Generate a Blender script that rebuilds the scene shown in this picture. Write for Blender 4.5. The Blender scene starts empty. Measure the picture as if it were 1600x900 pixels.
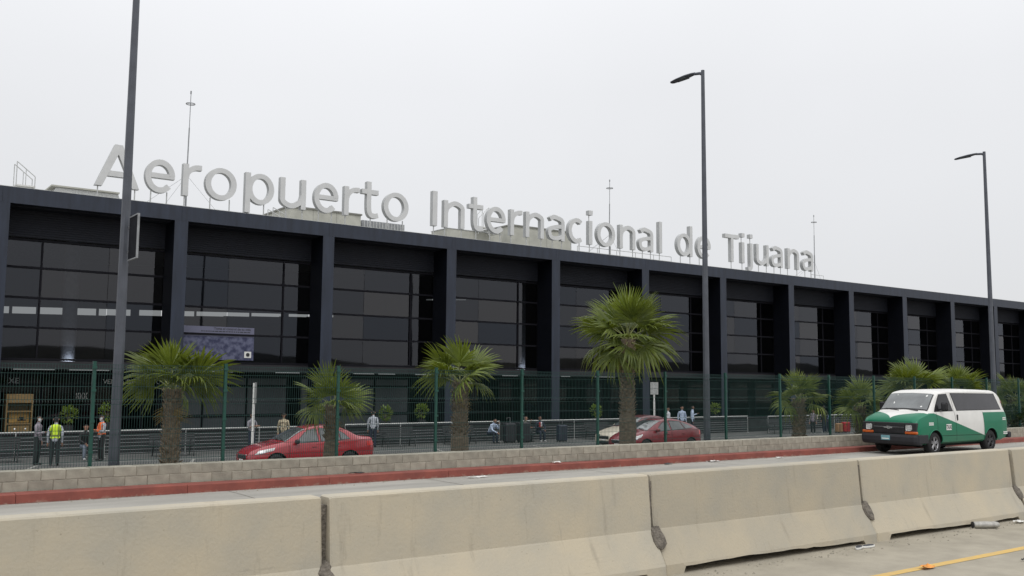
import bpy, bmesh, math, random
from mathutils import Vector, Matrix
random.seed(7)
SC = bpy.context.scene
COL = SC.collection
R = math.radians

# ---------------------------------------------------------------- camera
cam_d = bpy.data.cameras.new('camera'); CAM = bpy.data.objects.new('camera', cam_d); COL.objects.link(CAM)
yaw, pit, rol = R(36.13), R(5.67), R(0.476)
fw = Vector((math.sin(yaw)*math.cos(pit), math.cos(yaw)*math.cos(pit), math.sin(pit)))
rt = Vector((math.cos(yaw), -math.sin(yaw), 0)); up = rt.cross(fw)
cr = rt*math.cos(rol) + up*math.sin(rol); cu = up*math.cos(rol) - rt*math.sin(rol)
CAM.matrix_world = Matrix(((cr.x, cu.x, -fw.x, 0), (cr.y, cu.y, -fw.y, 0), (cr.z, cu.z, -fw.z, 2.2), (0, 0, 0, 1)))
cam_d.sensor_width = 36; cam_d.lens = 36*1484.4/1600; cam_d.clip_start = .05; cam_d.clip_end = 20000
SC.camera = CAM

# ---------------------------------------------------------------- world: even overcast
SUN_EL, SUN_ROT = R(58), R(200)
W = bpy.data.worlds.new('World'); SC.world = W; W.use_nodes = True
nt = W.node_tree; N = nt.nodes; L = nt.links
bg = N['Background']
sky = N.new('ShaderNodeTexSky'); sky.sky_type = 'NISHITA'; sky.sun_disc = False
sky.sun_elevation = SUN_EL; sky.sun_rotation = SUN_ROT; sky.dust_density = 4.0
tc = N.new('ShaderNodeTexCoord'); sep = N.new('ShaderNodeSeparateXYZ'); L.new(tc.outputs['Generated'], sep.inputs[0])
rp = N.new('ShaderNodeValToRGB'); L.new(sep.outputs['Z'], rp.inputs[0])
e = rp.color_ramp.elements
e[0].position = 0.0; e[0].color = (.735, .74, .745, 1)
e[1].position = 1.0; e[1].color = (1.5, 1.52, 1.56, 1)
k = e.new(.10); k.color = (.79, .80, .82, 1)
k = e.new(.30); k.color = (.885, .895, .92, 1)
ns = N.new('ShaderNodeTexNoise'); ns.inputs['Scale'].default_value = 2.2; ns.inputs['Detail'].default_value = 3
L.new(tc.outputs['Generated'], ns.inputs['Vector'])
mr = N.new('ShaderNodeMapRange'); mr.inputs[1].default_value = .3; mr.inputs[2].default_value = .7; mr.inputs[3].default_value = .965; mr.inputs[4].default_value = 1.035
L.new(ns.outputs['Fac'], mr.inputs[0])
vm = N.new('ShaderNodeVectorMath'); vm.operation = 'SCALE'; L.new(rp.outputs[0], vm.inputs[0]); L.new(mr.outputs[0], vm.inputs['Scale'])
sm = N.new('ShaderNodeVectorMath'); sm.operation = 'SCALE'; sm.inputs['Scale'].default_value = .08; L.new(sky.outputs[0], sm.inputs[0])
mx = N.new('ShaderNodeMix'); mx.data_type = 'RGBA'; mx.inputs[0].default_value = .95
L.new(sm.outputs[0], mx.inputs[6]); L.new(vm.outputs[0], mx.inputs[7]); L.new(mx.outputs[2], bg.inputs[0])
bg.inputs[1].default_value = 1.0

sun_d = bpy.data.lights.new('sun', 'SUN'); SUN = bpy.data.objects.new('sun', sun_d); COL.objects.link(SUN)
sun_d.energy = .9; sun_d.angle = R(25); sun_d.color = (1, .97, .92)
SUN.rotation_euler = (R(32), 0, R(-20))
SC.view_settings.view_transform = 'Standard'; SC.view_settings.look = 'None'
SC.view_settings.exposure = 0; SC.view_settings.gamma = 1

# ---------------------------------------------------------------- materials
def mat(name, col, rough=.7, metal=0., var=.12, scale=6., bump=0., bscale=40., col2=None, rand=0., spec=.5, coat=0., coords='Object', stretch=None):
    m = bpy.data.materials.new(name); m.use_nodes = True
    n = m.node_tree.nodes; l = m.node_tree.links; b = n['Principled BSDF']
    b.inputs['Roughness'].default_value = rough; b.inputs['Metallic'].default_value = metal
    b.inputs['Specular IOR Level'].default_value = spec; b.inputs['Coat Weight'].default_value = coat
    b.inputs['Coat Roughness'].default_value = .08
    t = n.new('ShaderNodeTexCoord'); src = t.outputs[coords]
    if stretch:
        mp = n.new('ShaderNodeMapping'); mp.inputs['Scale'].default_value = stretch; l.new(src, mp.inputs[0]); src = mp.outputs[0]
    no = n.new('ShaderNodeTexNoise'); no.inputs['Scale'].default_value = scale; no.inputs['Detail'].default_value = 6; no.inputs['Roughness'].default_value = .6
    l.new(src, no.inputs['Vector'])
    c2 = col2 or tuple(c*(1-var*2) for c in col); c1 = col if col2 else tuple(min(1, c*(1+var)) for c in col)
    r = n.new('ShaderNodeValToRGB'); r.color_ramp.elements[0].position = .34; r.color_ramp.elements[1].position = .66
    r.color_ramp.elements[0].color = (*c2, 1); r.color_ramp.elements[1].color = (*c1, 1)
    l.new(no.outputs['Fac'], r.inputs[0]); out = r.outputs[0]
    if rand:
        oi = n.new('ShaderNodeObjectInfo'); ma = n.new('ShaderNodeMapRange')
        ma.inputs[3].default_value = 1-rand; ma.inputs[4].default_value = 1+rand; l.new(oi.outputs['Random'], ma.inputs[0])
        hs = n.new('ShaderNodeHueSaturation'); l.new(ma.outputs[0], hs.inputs['Value']); l.new(out, hs.inputs['Color']); out = hs.outputs[0]
    l.new(out, b.inputs['Base Color'])
    if bump:
        n2 = n.new('ShaderNodeTexNoise'); n2.inputs['Scale'].default_value = bscale; n2.inputs['Detail'].default_value = 5; l.new(src, n2.inputs['Vector'])
        bp = n.new('ShaderNodeBump'); bp.inputs['Strength'].default_value = bump; bp.inputs['Distance'].default_value = .02
        l.new(n2.outputs['Fac'], bp.inputs['Height']); l.new(bp.outputs[0], b.inputs['Normal'])
    m['out'] = 1
    return m
def nd(m): return m.node_tree.nodes, m.node_tree.links, m.node_tree.nodes['Principled BSDF']
def glass(name, tint, ior=1.5, rough=.02, refl=.95):
    m = bpy.data.materials.new(name); m.use_nodes = True; n = m.node_tree.nodes; l = m.node_tree.links
    n.remove(n['Principled BSDF']); o = n['Material Output']
    tr = n.new('ShaderNodeBsdfTransparent'); tr.inputs[0].default_value = (*tint, 1)
    g = n.new('ShaderNodeBsdfGlossy'); g.inputs['Color'].default_value = (refl, refl, refl, 1); g.inputs['Roughness'].default_value = rough
    f = n.new('ShaderNodeFresnel'); f.inputs[0].default_value = ior
    # each pane leans a hair differently and carries its own faint tint
    oi = n.new('ShaderNodeObjectInfo'); rr = n.new('ShaderNodeValToRGB'); rr.color_ramp.elements[0].color = (refl*.56, refl*.62, refl*.74, 1); rr.color_ramp.elements[1].color = (refl*1.03, refl*1.02, refl*1.05, 1)
    l.new(oi.outputs['Random'], rr.inputs[0]); l.new(rr.outputs[0], g.inputs['Color'])
    t = n.new('ShaderNodeTexCoord'); nz = n.new('ShaderNodeTexNoise'); nz.inputs['Scale'].default_value = .55; nz.inputs['Detail'].default_value = 1; l.new(t.outputs['Object'], nz.inputs['Vector'])
    bu = n.new('ShaderNodeBump'); bu.inputs['Strength'].default_value = .12; bu.inputs['Distance'].default_value = .03; l.new(nz.outputs['Fac'], bu.inputs['Height']); l.new(bu.outputs[0], g.inputs['Normal'])
    x = n.new('ShaderNodeMixShader'); l.new(f.outputs[0], x.inputs[0]); l.new(tr.outputs[0], x.inputs[1]); l.new(g.outputs[0], x.inputs[2]); l.new(x.outputs[0], o.inputs[0])
    return m
def emit(name, col, s):
    m = mat(name, col, .4, var=.02); b = nd(m)[2]
    b.inputs['Emission Color'].default_value = (*col, 1); b.inputs['Emission Strength'].default_value = s
    return m
M = {}
M['navy'] = mat('navy_panel', (.020, .028, .048), .42, var=.18, stretch=(2.5, 2.5, .35), scale=1.2, rand=.06, bump=.03, bscale=3)
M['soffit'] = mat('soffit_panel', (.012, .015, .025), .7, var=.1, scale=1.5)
M['frame'] = mat('window_frame', (.010, .010, .014), .7, var=.1, spec=.15)
M['fin_side'] = mat('fin_side_dark', (.0035, .0045, .008), .5, var=.12, scale=1.0, spec=.2)  # fin sides take a much darker tone than the navy front
M['low_wall'] = mat('dark_low_wall', (.020, .022, .024), .8, var=.25, scale=1.5)
M['slab'] = mat('slab_band', (.018, .018, .022), .5, var=.15)
M['glass'] = glass('tinted_glass', (.30, .31, .31), 1.68)
M['shop_glass'] = glass('shop_glass', (.22, .24, .25), 1.4)
M['film'] = mat('frosted_film', (.085, .095, .105), .35, var=.06, scale=.8)
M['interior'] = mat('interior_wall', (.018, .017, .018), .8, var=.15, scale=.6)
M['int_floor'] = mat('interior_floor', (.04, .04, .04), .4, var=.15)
M['int_col'] = mat('interior_column', (.35, .38, .45), .6, var=.08)
M['strip'] = emit('strip_light', (.85, .9, .92), .2)
M['uplight'] = emit('uplight', (.9, .93, 1.), 45.0)
M['letter'] = mat('letter_paint', (.64, .65, .65), .45, var=.04, scale=1.5, bump=.01)
M['letter_edge'] = mat('letter_return', (.42, .43, .43), .5, var=.05)
M['steel'] = mat('steel_grey', (.30, .31, .32), .45, metal=.5, var=.12)
M['galv'] = mat('galvanised', (.55, .56, .55), .4, metal=.55, var=.12, scale=14)
M['white_metal'] = mat('white_metal', (.68, .68, .66), .45, var=.08)
M['roof'] = mat('roof_membrane', (.42, .42, .40), .85, var=.15)
M['cabin'] = mat('cabin_render', (.44, .44, .39), .85, var=.08, scale=1.2, bump=.1)
M['cabin_dark'] = mat('cabin_trim', (.20, .20, .18), .7)
M['road'] = mat('far_road_concrete', (.36, .345, .31), .85, col2=(.255, .245, .22), scale=.9, bump=.25, bscale=60, stretch=(.25, 1.6, 1))
M['near'] = mat('near_road_concrete', (.37, .335, .265), .85, col2=(.275, .248, .195), scale=1.6, bump=.35, bscale=70)
M['ground'] = mat('ground_soil', (.24, .21, .17), .95, var=.2, scale=.05)
M['plaza'] = mat('plaza_asphalt', (.105, .108, .103), .85, col2=(.075, .078, .075), scale=.8, bump=.25, bscale=80)
M['soil'] = mat('planting_soil', (.16, .13, .10), .95, var=.2, scale=3, bump=.8, bscale=25)
M['hill'] = mat('hill_scrub', (.05, .05, .04), .95, var=.3, scale=.01)
M['yellow'] = mat('yellow_line_paint', (.62, .40, .10), .8, col2=(.50, .35, .14), scale=9, bump=.1)
M['white_line'] = mat('white_line_paint', (.33, .33, .30), .8, col2=(.17, .17, .16), scale=6)
M['block'] = mat('concrete_block', (.375, .355, .29), .92, col2=(.285, .268, .22), scale=5, bump=.5, bscale=60, rand=.13)
M['mortar'] = mat('mortar', (.31, .285, .23), .95, var=.2, scale=8, bump=.5)
M['patch'] = mat('mortar_patch', (.17, .15, .125), .95, var=.25, scale=20, bump=1.0, bscale=45)
M['fence'] = mat('green_fence_paint', (.008, .062, .046), .4, var=.1)
M['wire'] = mat('green_wire', (.006, .042, .036), .45, var=.08)
M['pole'] = mat('lamp_pole_paint', (.075, .083, .102), .5, var=.1, scale=3)
M['rubber'] = mat('tyre_rubber', (.016, .016, .017), .85, var=.15)
M['black'] = mat('black_plastic', (.017, .017, .019), .5, var=.1)
M['bumper'] = mat('bumper_plastic', (.016, .016, .020), .65, var=.12)
M['arch'] = mat('wheel_well', (.006, .006, .006), .95)
M['rim'] = mat('alloy_rim', (.32, .32, .33), .35, metal=.7, var=.1)
M['dark_rim'] = mat('dark_rim', (.06, .06, .065), .5, metal=.4)
M['chrome'] = mat('chrome', (.75, .76, .77), .15, metal=.95, var=.02)
M['lens'] = mat('headlamp_lens', (.55, .56, .55), .12, var=.1, scale=12, coat=.8)
M['amber'] = mat('amber_lens', (.58, .11, .012), .25, var=.1, coat=.5)
M['red_lens'] = mat('red_lens', (.50, .015, .012), .2, var=.1, coat=.5)
M['car_glass'] = mat('car_glass', (.045, .055, .055), .06, var=.25, scale=3, coat=1.0, spec=.8)
M['van_glass'] = mat('van_tinted_glass', (.030, .028, .032), .10, var=.15, scale=2, spec=.6)
M['cab_shade'] = mat('open_window_dark', (.012, .012, .013), .3, var=.2)  # dark sheet painted as the shaded cab behind the open door windows
M['screen'] = mat('windscreen_glass', (.13, .145, .145), .05, col2=(.055, .06, .06), scale=1.6, coat=1.0, spec=.7)
M['red_car'] = mat('red_car_paint', (.31, .018, .026), .24, var=.05, scale=1, coat=.7)
M['maroon_car'] = mat('maroon_car_paint', (.19, .020, .027), .26, var=.06, scale=1, coat=.6)
M['cream_car'] = mat('cream_car_paint', (.62, .57, .46), .35, var=.04, coat=.6)
M['plate'] = mat('number_plate', (.16, .34, .38), .5, var=.05)
M['white'] = mat('white_paint', (.78, .78, .75), .5, var=.04)
M['ink'] = mat('dark_ink', (.03, .03, .035), .6)
M['trunk'] = mat('palm_trunk', (.20, .165, .12), .95, col2=(.10, .08, .058), scale=9, bump=.9, bscale=30, stretch=(1, 1, 2.2))
M['boot'] = mat('palm_leaf_base', (.30, .24, .165), .9, col2=(.13, .10, .07), scale=6, bump=.4, rand=.1)
M['bench'] = mat('bench_metal', (.022, .024, .026), .5, var=.15)
M['case'] = mat('suitcase_shell', (.020, .021, .026), .5, var=.15)
M['navy_case'] = mat('navy_suitcase', (.025, .032, .05), .5, var=.15)
M['wood'] = mat('kiosk_wood', (.22, .145, .055), .6, col2=(.14, .09, .035), scale=3, stretch=(1, 1, 8))
M['litter'] = mat('litter_paper', (.72, .71, .68), .8, var=.12, scale=20)
M['can'] = mat('dented_can', (.48, .47, .43), .5, metal=.2, col2=(.3, .29, .27), scale=18)
M['orange_bit'] = mat('orange_plastic', (.72, .29, .04), .6, var=.2, scale=30)
def leaf_mat(name, c1, c2, dry=0):
    m = mat(name, c1, .5, col2=c2, scale=2.5, rand=.22)
    n, l, b = nd(m)
    b.inputs['Transmission Weight'].default_value = 0
    tr = n.new('ShaderNodeBsdfTranslucent'); tr.inputs[0].default_value = (c1[0]*1.2, c1[1]*1.2, c1[2]*.7, 1)
    x = n.new('ShaderNodeMixShader'); x.inputs[0].default_value = .28
    l.new(b.outputs[0], x.inputs[1]); l.new(tr.outputs[0], x.inputs[2]); l.new(x.outputs[0], n['Material Output'].inputs[0])
    return m
M['palm'] = leaf_mat('palm_leaf', (.16, .20, .028), (.05, .082, .013))
M['palm_dry'] = leaf_mat('palm_leaf_dry', (.30, .22, .09), (.17, .13, .055))
M['petiole'] = mat('palm_petiole', (.20, .22, .07), .6, var=.2)
M['shrub'] = leaf_mat('shrub_leaf', (.24, .32, .05), (.10, .17, .025))
M['bush'] = leaf_mat('dark_bush_leaf', (.035, .055, .020), (.018, .03, .011))
# kerb: red paint worn off along the foot
def kerb_mat():
    m = mat('kerb_red_paint', (.275, .075, .054), .8, col2=(.165, .046, .036), scale=1.8, bump=.2, bscale=50)
    n, l, b = nd(m); src = b.inputs['Base Color'].links[0].from_socket
    g = n.new('ShaderNodeNewGeometry'); s = n.new('ShaderNodeSeparateXYZ'); l.new(g.outputs['Position'], s.inputs[0])
    a = n.new('ShaderNodeMapRange'); a.inputs[1].default_value = .0; a.inputs[2].default_value = .10; a.inputs[3].default_value = .17; a.inputs[4].default_value = -.06; l.new(s.outputs['Z'], a.inputs[0])
    t = n.new('ShaderNodeTexNoise'); t.inputs['Scale'].default_value = 7.5; t.inputs['Detail'].default_value = 9; t.inputs['Roughness'].default_value = .7; l.new(g.outputs['Position'], t.inputs['Vector'])
    ad = n.new('ShaderNodeMath'); l.new(a.outputs[0], ad.inputs[0]); l.new(t.outputs['Fac'], ad.inputs[1])
    st = n.new('ShaderNodeMapRange'); st.inputs[1].default_value = .62; st.inputs[2].default_value = .80; l.new(ad.outputs[0], st.inputs[0])
    x = n.new('ShaderNodeMix'); x.data_type = 'RGBA'; x.inputs[7].default_value = (.30, .20, .155, 1); l.new(st.outputs[0], x.inputs[0]); l.new(src, x.inputs[6]); l.new(x.outputs[2], b.inputs['Base Color'])
    return m
M['kerb'] = kerb_mat()
def barrier_mat():
    m = mat('barrier_concrete', (.455, .40, .30), .9, col2=(.375, .35, .29), scale=1.1, bump=.22, bscale=35, rand=.08)
    n, l, b = nd(m); src = b.inputs['Base Color'].links[0].from_socket
    t = n.new('ShaderNodeTexCoord'); mp = n.new('ShaderNodeMapping'); mp.inputs['Scale'].default_value = (5, 1, .7); l.new(t.outputs['Object'], mp.inputs[0])
    oi = n.new('ShaderNodeObjectInfo'); l.new(oi.outputs['Location'], mp.inputs['Location'])
    k = n.new('ShaderNodeTexNoise'); k.inputs['Scale'].default_value = 1.0; k.inputs['Detail'].default_value = 9; k.inputs['Roughness'].default_value = .72; l.new(mp.outputs[0], k.inputs['Vector'])
    s = n.new('ShaderNodeMapRange'); s.inputs[1].default_value = .56; s.inputs[2].default_value = .74; s.inputs[4].default_value = .75; l.new(k.outputs['Fac'], s.inputs[0])
    x = n.new('ShaderNodeMix'); x.data_type = 'RGBA'; x.inputs[7].default_value = (.27, .24, .19, 1); l.new(s.outputs[0], x.inputs[0]); l.new(src, x.inputs[6])
    v = n.new('ShaderNodeTexNoise'); v.inputs['Scale'].default_value = 26; v.inputs['Detail'].default_value = 3; l.new(t.outputs['Object'], v.inputs['Vector'])
    s2 = n.new('ShaderNodeMapRange'); s2.inputs[1].default_value = .70; s2.inputs[2].default_value = .76; s2.inputs[4].default_value = .5; l.new(v.outputs['Fac'], s2.inputs[0])
    y = n.new('ShaderNodeMix'); y.data_type = 'RGBA'; y.inputs[7].default_value = (.2, .17, .13, 1); l.new(s2.outputs[0], y.inputs[0]); l.new(x.outputs[2], y.inputs[6])
    # tyre and bumper scuffs: long thin dark smears
    mp2 = n.new('ShaderNodeMapping'); mp2.inputs['Scale'].default_value = (.55, 3, 9); l.new(t.outputs['Object'], mp2.inputs[0]); l.new(oi.outputs['Location'], mp2.inputs['Location'])
    sc = n.new('ShaderNodeTexNoise'); sc.inputs['Scale'].default_value = 1.3; sc.inputs['Detail'].default_value = 7; sc.inputs['Roughness'].default_value = .75; l.new(mp2.outputs[0], sc.inputs['Vector'])
    s3 = n.new('ShaderNodeMapRange'); s3.inputs[1].default_value = .62; s3.inputs[2].default_value = .78; s3.inputs[4].default_value = .6; l.new(sc.outputs['Fac'], s3.inputs[0])
    z_ = n.new('ShaderNodeMix'); z_.data_type = 'RGBA'; z_.inputs[7].default_value = (.20, .175, .14, 1); l.new(s3.outputs[0], z_.inputs[0]); l.new(y.outputs[2], z_.inputs[6])
    l.new(z_.outputs[2], b.inputs['Base Color'])
    return m
M['barrier'] = barrier_mat()

# ---------------------------------------------------------------- helpers
class MB:
    def __init__(s): s.v = []; s.f = []; s.m = []; s.sm = []
    def add(s, vs, fs, mi=0, smooth=False):
        o = len(s.v); s.v += [tuple(p) for p in vs]
        for f in fs: s.f.append([i+o for i in f]); s.m.append(mi); s.sm.append(smooth)
        return s
    def box(s, x0, x1, y0, y1, z0, z1, mi=0):
        v = [(x, y, z) for z in (z0, z1) for y in (y0, y1) for x in (x0, x1)]
        return s.add(v, [(0, 2, 3, 1), (4, 5, 7, 6), (0, 1, 5, 4), (2, 6, 7, 3), (0, 4, 6, 2), (1, 3, 7, 5)], mi)
    def cbox(s, c, d, mi=0):
        return s.box(c[0]-d[0]/2, c[0]+d[0]/2, c[1]-d[1]/2, c[1]+d[1]/2, c[2]-d[2]/2, c[2]+d[2]/2, mi)
    def bbox(s, x0, x1, y0, y1, z0, z1, b=.02, mi=0):   # chamfered box
        def ring(z, i): return [(x0+b+i, y0+i, z), (x1-b-i, y0+i, z), (x1-i, y0+b+i, z), (x1-i, y1-b-i, z), (x1-b-i, y1-i, z), (x0+b+i, y1-i, z), (x0+i, y1-b-i, z), (x0+i, y0+b+i, z)]
        rs = [ring(z0, b*.7), ring(z0+b, 0), ring(z1-b, 0), ring(z1, b*.7)]
        return s.loft(rs, mi=mi, smooth=False)
    def loft(s, rings, closed=True, caps=True, mi=0, smooth=True):
        n = len(rings[0]); v = [p for r in rings for p in r]; f = []
        for i in range(len(rings)-1):
            for j in range(n if closed else n-1):
                a = i*n+j; b = i*n+(j+1) % n; f.append((a, b, b+n, a+n))
        s.add(v, f, mi, smooth)
        if caps and closed:
            s.add(rings[0], [tuple(reversed(range(n)))], mi, False); s.add(rings[-1], [tuple(range(n))], mi, False)
        return s
    def tube(s, pts, r, n=8, mi=0, caps=True, smooth=True):
        pts = [Vector(p) for p in pts]; rs = r if isinstance(r, (list, tuple)) else [r]*len(pts); rings = []
        for i, p in enumerate(pts):
            d = (pts[min(i+1, len(pts)-1)] - pts[max(i-1, 0)]).normalized()
            a = Vector((0, 0, 1)) if abs(d.z) < .9 else Vector((1, 0, 0))
            u = d.cross(a).normalized(); w = d.cross(u).normalized()
            rings.append([p + (u*math.cos(2*math.pi*k/n) + w*math.sin(2*math.pi*k/n))*rs[i] for k in range(n)])
        return s.loft(rings, True, caps, mi, smooth)
    def prism(s, poly, axis, a0, a1, mi=0, smooth=False):   # poly in the two other axes
        def P(p, a): return {'x': (a, p[0], p[1]), 'y': (p[0], a, p[1]), 'z': (p[0], p[1], a)}[axis]
        return s.loft([[P(p, a0) for p in poly], [P(p, a1) for p in poly]], True, True, mi, smooth)
    def mesh(s, name, mats):
        me = bpy.data.meshes.new(name); me.from_pydata(s.v, [], s.f)
        for m in (mats if isinstance(mats, (list, tuple)) else [mats]): me.materials.append(m)
        me.polygons.foreach_set('material_index', s.m); me.polygons.foreach_set('use_smooth', s.sm)
        bm = bmesh.new(); bm.from_mesh(me); bmesh.ops.recalc_face_normals(bm, faces=bm.faces); bm.to_mesh(me); bm.free()
        me.update(); return me
    def build(s, name, mats, parent=None, loc=None):
        return obj(name, s.mesh(name, mats), parent, loc)
def obj(name, me, parent=None, loc=None, rot=None):
    o = bpy.data.objects.new(name, me); COL.objects.link(o)
    if parent: o.parent = parent
    if loc: o.location = loc
    if rot: o.rotation_euler = rot
    return o
def tag(o, label=None, cat=None, group=None, kind=None):
    if label: o['label'] = label
    if cat: o['category'] = cat
    if group: o['group'] = group
    if kind: o['kind'] = kind
    return o
def thing(name, label, cat, loc=(0, 0, 0), rz=0, group=None):
    o = bpy.data.objects.new(name, None); COL.objects.link(o); o.location = loc; o.rotation_euler = (0, 0, rz)
    o.empty_display_size = .2
    return tag(o, label, cat, group)
def struct(o): o['kind'] = 'structure'; return o
def copy_tree(o, parent=None):
    c = o.copy(); COL.objects.link(c); c.parent = parent
    for ch in o.children: copy_tree(ch, c)
    return c
def interp(pts, x):
    if x <= pts[0][0]: return pts[0][1]
    for (a, va), (b, vb) in zip(pts, pts[1:]):
        if x <= b: return va + (vb-va)*(x-a)/(b-a)
    return pts[-1][1]
def cat(pts, sub=6):     # catmull-rom through 2d/3d points
    P = [Vector(p) for p in pts]; out = []
    for i in range(len(P)-1):
        p0 = P[max(i-1, 0)]; p1 = P[i]; p2 = P[i+1]; p3 = P[min(i+2, len(P)-1)]
        for k in range(sub):
            t = k/sub
            out.append(.5*((2*p1)+(p2-p0)*t+(2*p0-5*p1+4*p2-p3)*t*t+(3*p1-p0-3*p2+p3)*t**3))
    out.append(P[-1]); return out
def text_mesh(body, size, mats, extrude=.004, bold=.0):
    c = bpy.data.curves.new('lettering', 'FONT'); c.body = body; c.size = size; c.extrude = extrude; c.offset = bold; c.resolution_u = 3
    o = bpy.data.objects.new('lettering', c); COL.objects.link(o)
    dg = bpy.context.evaluated_depsgraph_get(); me = bpy.data.meshes.new_from_object(o.evaluated_get(dg))
    bpy.data.objects.remove(o); bpy.data.curves.remove(c); me.materials.clear(); me.materials.append(mats); return me
GZ = -.8
# ================================================================ setting
g = MB(); g.add([(-6000, -6000, -.95), (9000, -6000, -.95), (9000, 6000, -.95), (-6000, 6000, -.95)], [(0, 1, 2, 3)])
struct(g.build('ground', M['ground']))
# raised road: near lane up to the barriers, far lane up to the kerb
struct(MB().box(-80, 320, -11, 8.25, -.9, 0).build('near_road', M['near']))
struct(MB().box(-80, 320, 8.25, 18.86, -.9, 0).build('far_road', M['road']))
def lane_line(name, pts, w, m, z=.004):
    b = MB(); n = len(pts)
    for i in range(n-1):
        (x0, y0), (x1, y1) = pts[i], pts[i+1]; d = Vector((x1-x0, y1-y0)).normalized(); p = Vector((-d.y, d.x))*w/2
        b.add([(x0+p.x, y0+p.y, z), (x1+p.x, y1+p.y, z), (x1-p.x, y1-p.y, z), (x0-p.x, y0-p.y, z)], [(0, 1, 2, 3)])
    o = struct(b.build(name, m)); return o
jn = MB(); rj = random.Random(8)
for k in range(-6, 20):
    x = 2.2+k*4.6; px = x; py = 8.9
    while py < 18.8:
        qx = x+rj.uniform(-.012, .012); qy = min(18.85, py+.7); jn.add([(px-.009, py, .0035), (px+.009, py, .0035), (qx+.009, qy, .0035), (qx-.009, qy, .0035)], [(0, 1, 2, 3)]); px, py = qx, qy
for y in (12.3, 15.7): jn.add([(-60, y, .0035), (140, y, .0035), (140, y+.016, .0035), (-60, y+.016, .0035)], [(0, 1, 2, 3)])
for k in range(9):
    x = rj.uniform(4, 30); y = rj.uniform(10, 18.4)
    for q in range(rj.randint(8, 20)):
        x2 = x+rj.uniform(.05, .22); y2 = y+rj.uniform(-.12, .12); w_ = rj.uniform(.003, .008); jn.add([(x, y-w_, .003), (x2, y2-w_, .003), (x2, y2+w_, .003), (x, y+w_, .003)], [(0, 1, 2, 3)]); x, y = x2, y2
struct(jn.build('road_joints', M['patch']))
lane_line('lane_line', [(-60, 6.58), (300, 6.58)], .13, M['yellow'])
struct(MB().box(-80, 200, 22.6, 46.2, -.95, GZ).build('plaza', M['plaza']))
lane = MB()
for x in (-2, 3.4, 8.8, 14.2, 19.6, 25.0, 30.4, 35.8, 41.2, 46.6, 52):
    lane.add([(x, 29, GZ+.004), (x+.12, 29, GZ+.004), (x+3.1, 36.6, GZ+.004), (x+2.98, 36.6, GZ+.004)], [(0, 1, 2, 3)])
lane.add([(-40, 36.7, GZ+.004), (150, 36.7, GZ+.004), (150, 36.82, GZ+.004), (-40, 36.82, GZ+.004)], [(0, 1, 2, 3)])
struct(lane.build('parking_lines', M['white_line']))
# planting strip behind the block wall
b = MB(); b.box(-80, 320, 19.72, 22.6, -.94, .12); struct(b.build('planting_strip', M['soil']))
# kerb with its painted stones
kb = struct(MB().box(-80, 320, 18.93, 19.28, -.9, .10).build('kerb', M['mortar']))
ks = MB().prism([(18.86, .0), (19.26, .0), (19.26, .165), (18.90, .165), (18.875, .15)], 'x', .004, 2.996).mesh('kerb_stone', M['kerb'])
for i in range(27): obj('kerb_stone', ks, kb, (-3+3*i, 0, .0015*(i % 3)))
kl = MB().prism([(18.86, .0), (19.26, .0), (19.26, .165), (18.90, .165), (18.875, .15)], 'x', 78.004, 300); kl.build('kerb_run', M['kerb'], kb)
# hills across the road, seen only mirrored in the glass
h = MB(); rows = []
rnd = random.Random(3); xs = [-2500+60*i for i in range(170)]
ph = [rnd.uniform(0, 6) for _ in range(6)]
for dy, sc in ((0, 0), (-250, .75), (-420, 1), (-900, .8)):
    r = []
    for x in xs:
        hh = 34+9*math.sin(x/310+ph[0])+6*math.sin(x/140+ph[1])+3*math.sin(x/61+ph[2])+rnd.uniform(-.8, .8)
        r.append((x, -1250+dy, -1+hh*1.5*sc))
    rows.append(r)
h.loft(rows, closed=False, caps=False); struct(h.build('hills', M['hill']))

# ================================================================ terminal building
BX = [12.92+7.217*i for i in range(-2, 13)]
FY, GY = 43.0, 44.4
T = thing('terminal_building', 'long dark navy airport terminal with deep fins and tinted glass bays', 'building', (0, 0, 0))
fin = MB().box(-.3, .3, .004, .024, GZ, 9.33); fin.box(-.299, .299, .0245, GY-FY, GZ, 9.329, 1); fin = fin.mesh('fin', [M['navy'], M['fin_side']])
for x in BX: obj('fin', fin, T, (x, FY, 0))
core = MB().box(BX[0]-.28, BX[-1]+.28, FY+.03, FY+.6, 9.34, 9.97).build('fascia_backing', M['soffit'], T)
pan = MB().box(.004, 7.213, 0, .028, 9.33, 10.0).mesh('fascia_panel', M['navy'])
for x in BX[:-1]: obj('fascia_panel', pan, T, (x, FY, 0))
MB().box(BX[0]-.3, BX[0]-.001, FY, FY+.028, 9.33, 10).build('fascia_panel', M['navy'], T)
# roof deck follows the slanted back wall
def backY(x): return max(50.0, 68-.365*x)
rd = MB(); poly = [(BX[0], 43.62), (BX[-1], 43.62), (BX[-1], 50.5), (49.3, 50.5), (BX[0], backY(BX[0])+.5)]
rd.prism(poly, 'z', 9.36, 9.93); rd.build('roof_deck', M['roof'], T)
MB().box(BX[0], BX[-1], 43.63, GY+.1, 9.30, 9.355).build('soffit', M['soffit'], T)
MB().box(BX[0], BX[-1], 43.06, 43.58, 9.985, 10.03).build('parapet_cap', M['galv'], T)
MB().tube([(BX[0], 43.72, 10.06), (BX[-1], 43.72, 10.06)], .018, 6).build('parapet_rail', M['galv'], T)
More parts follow.
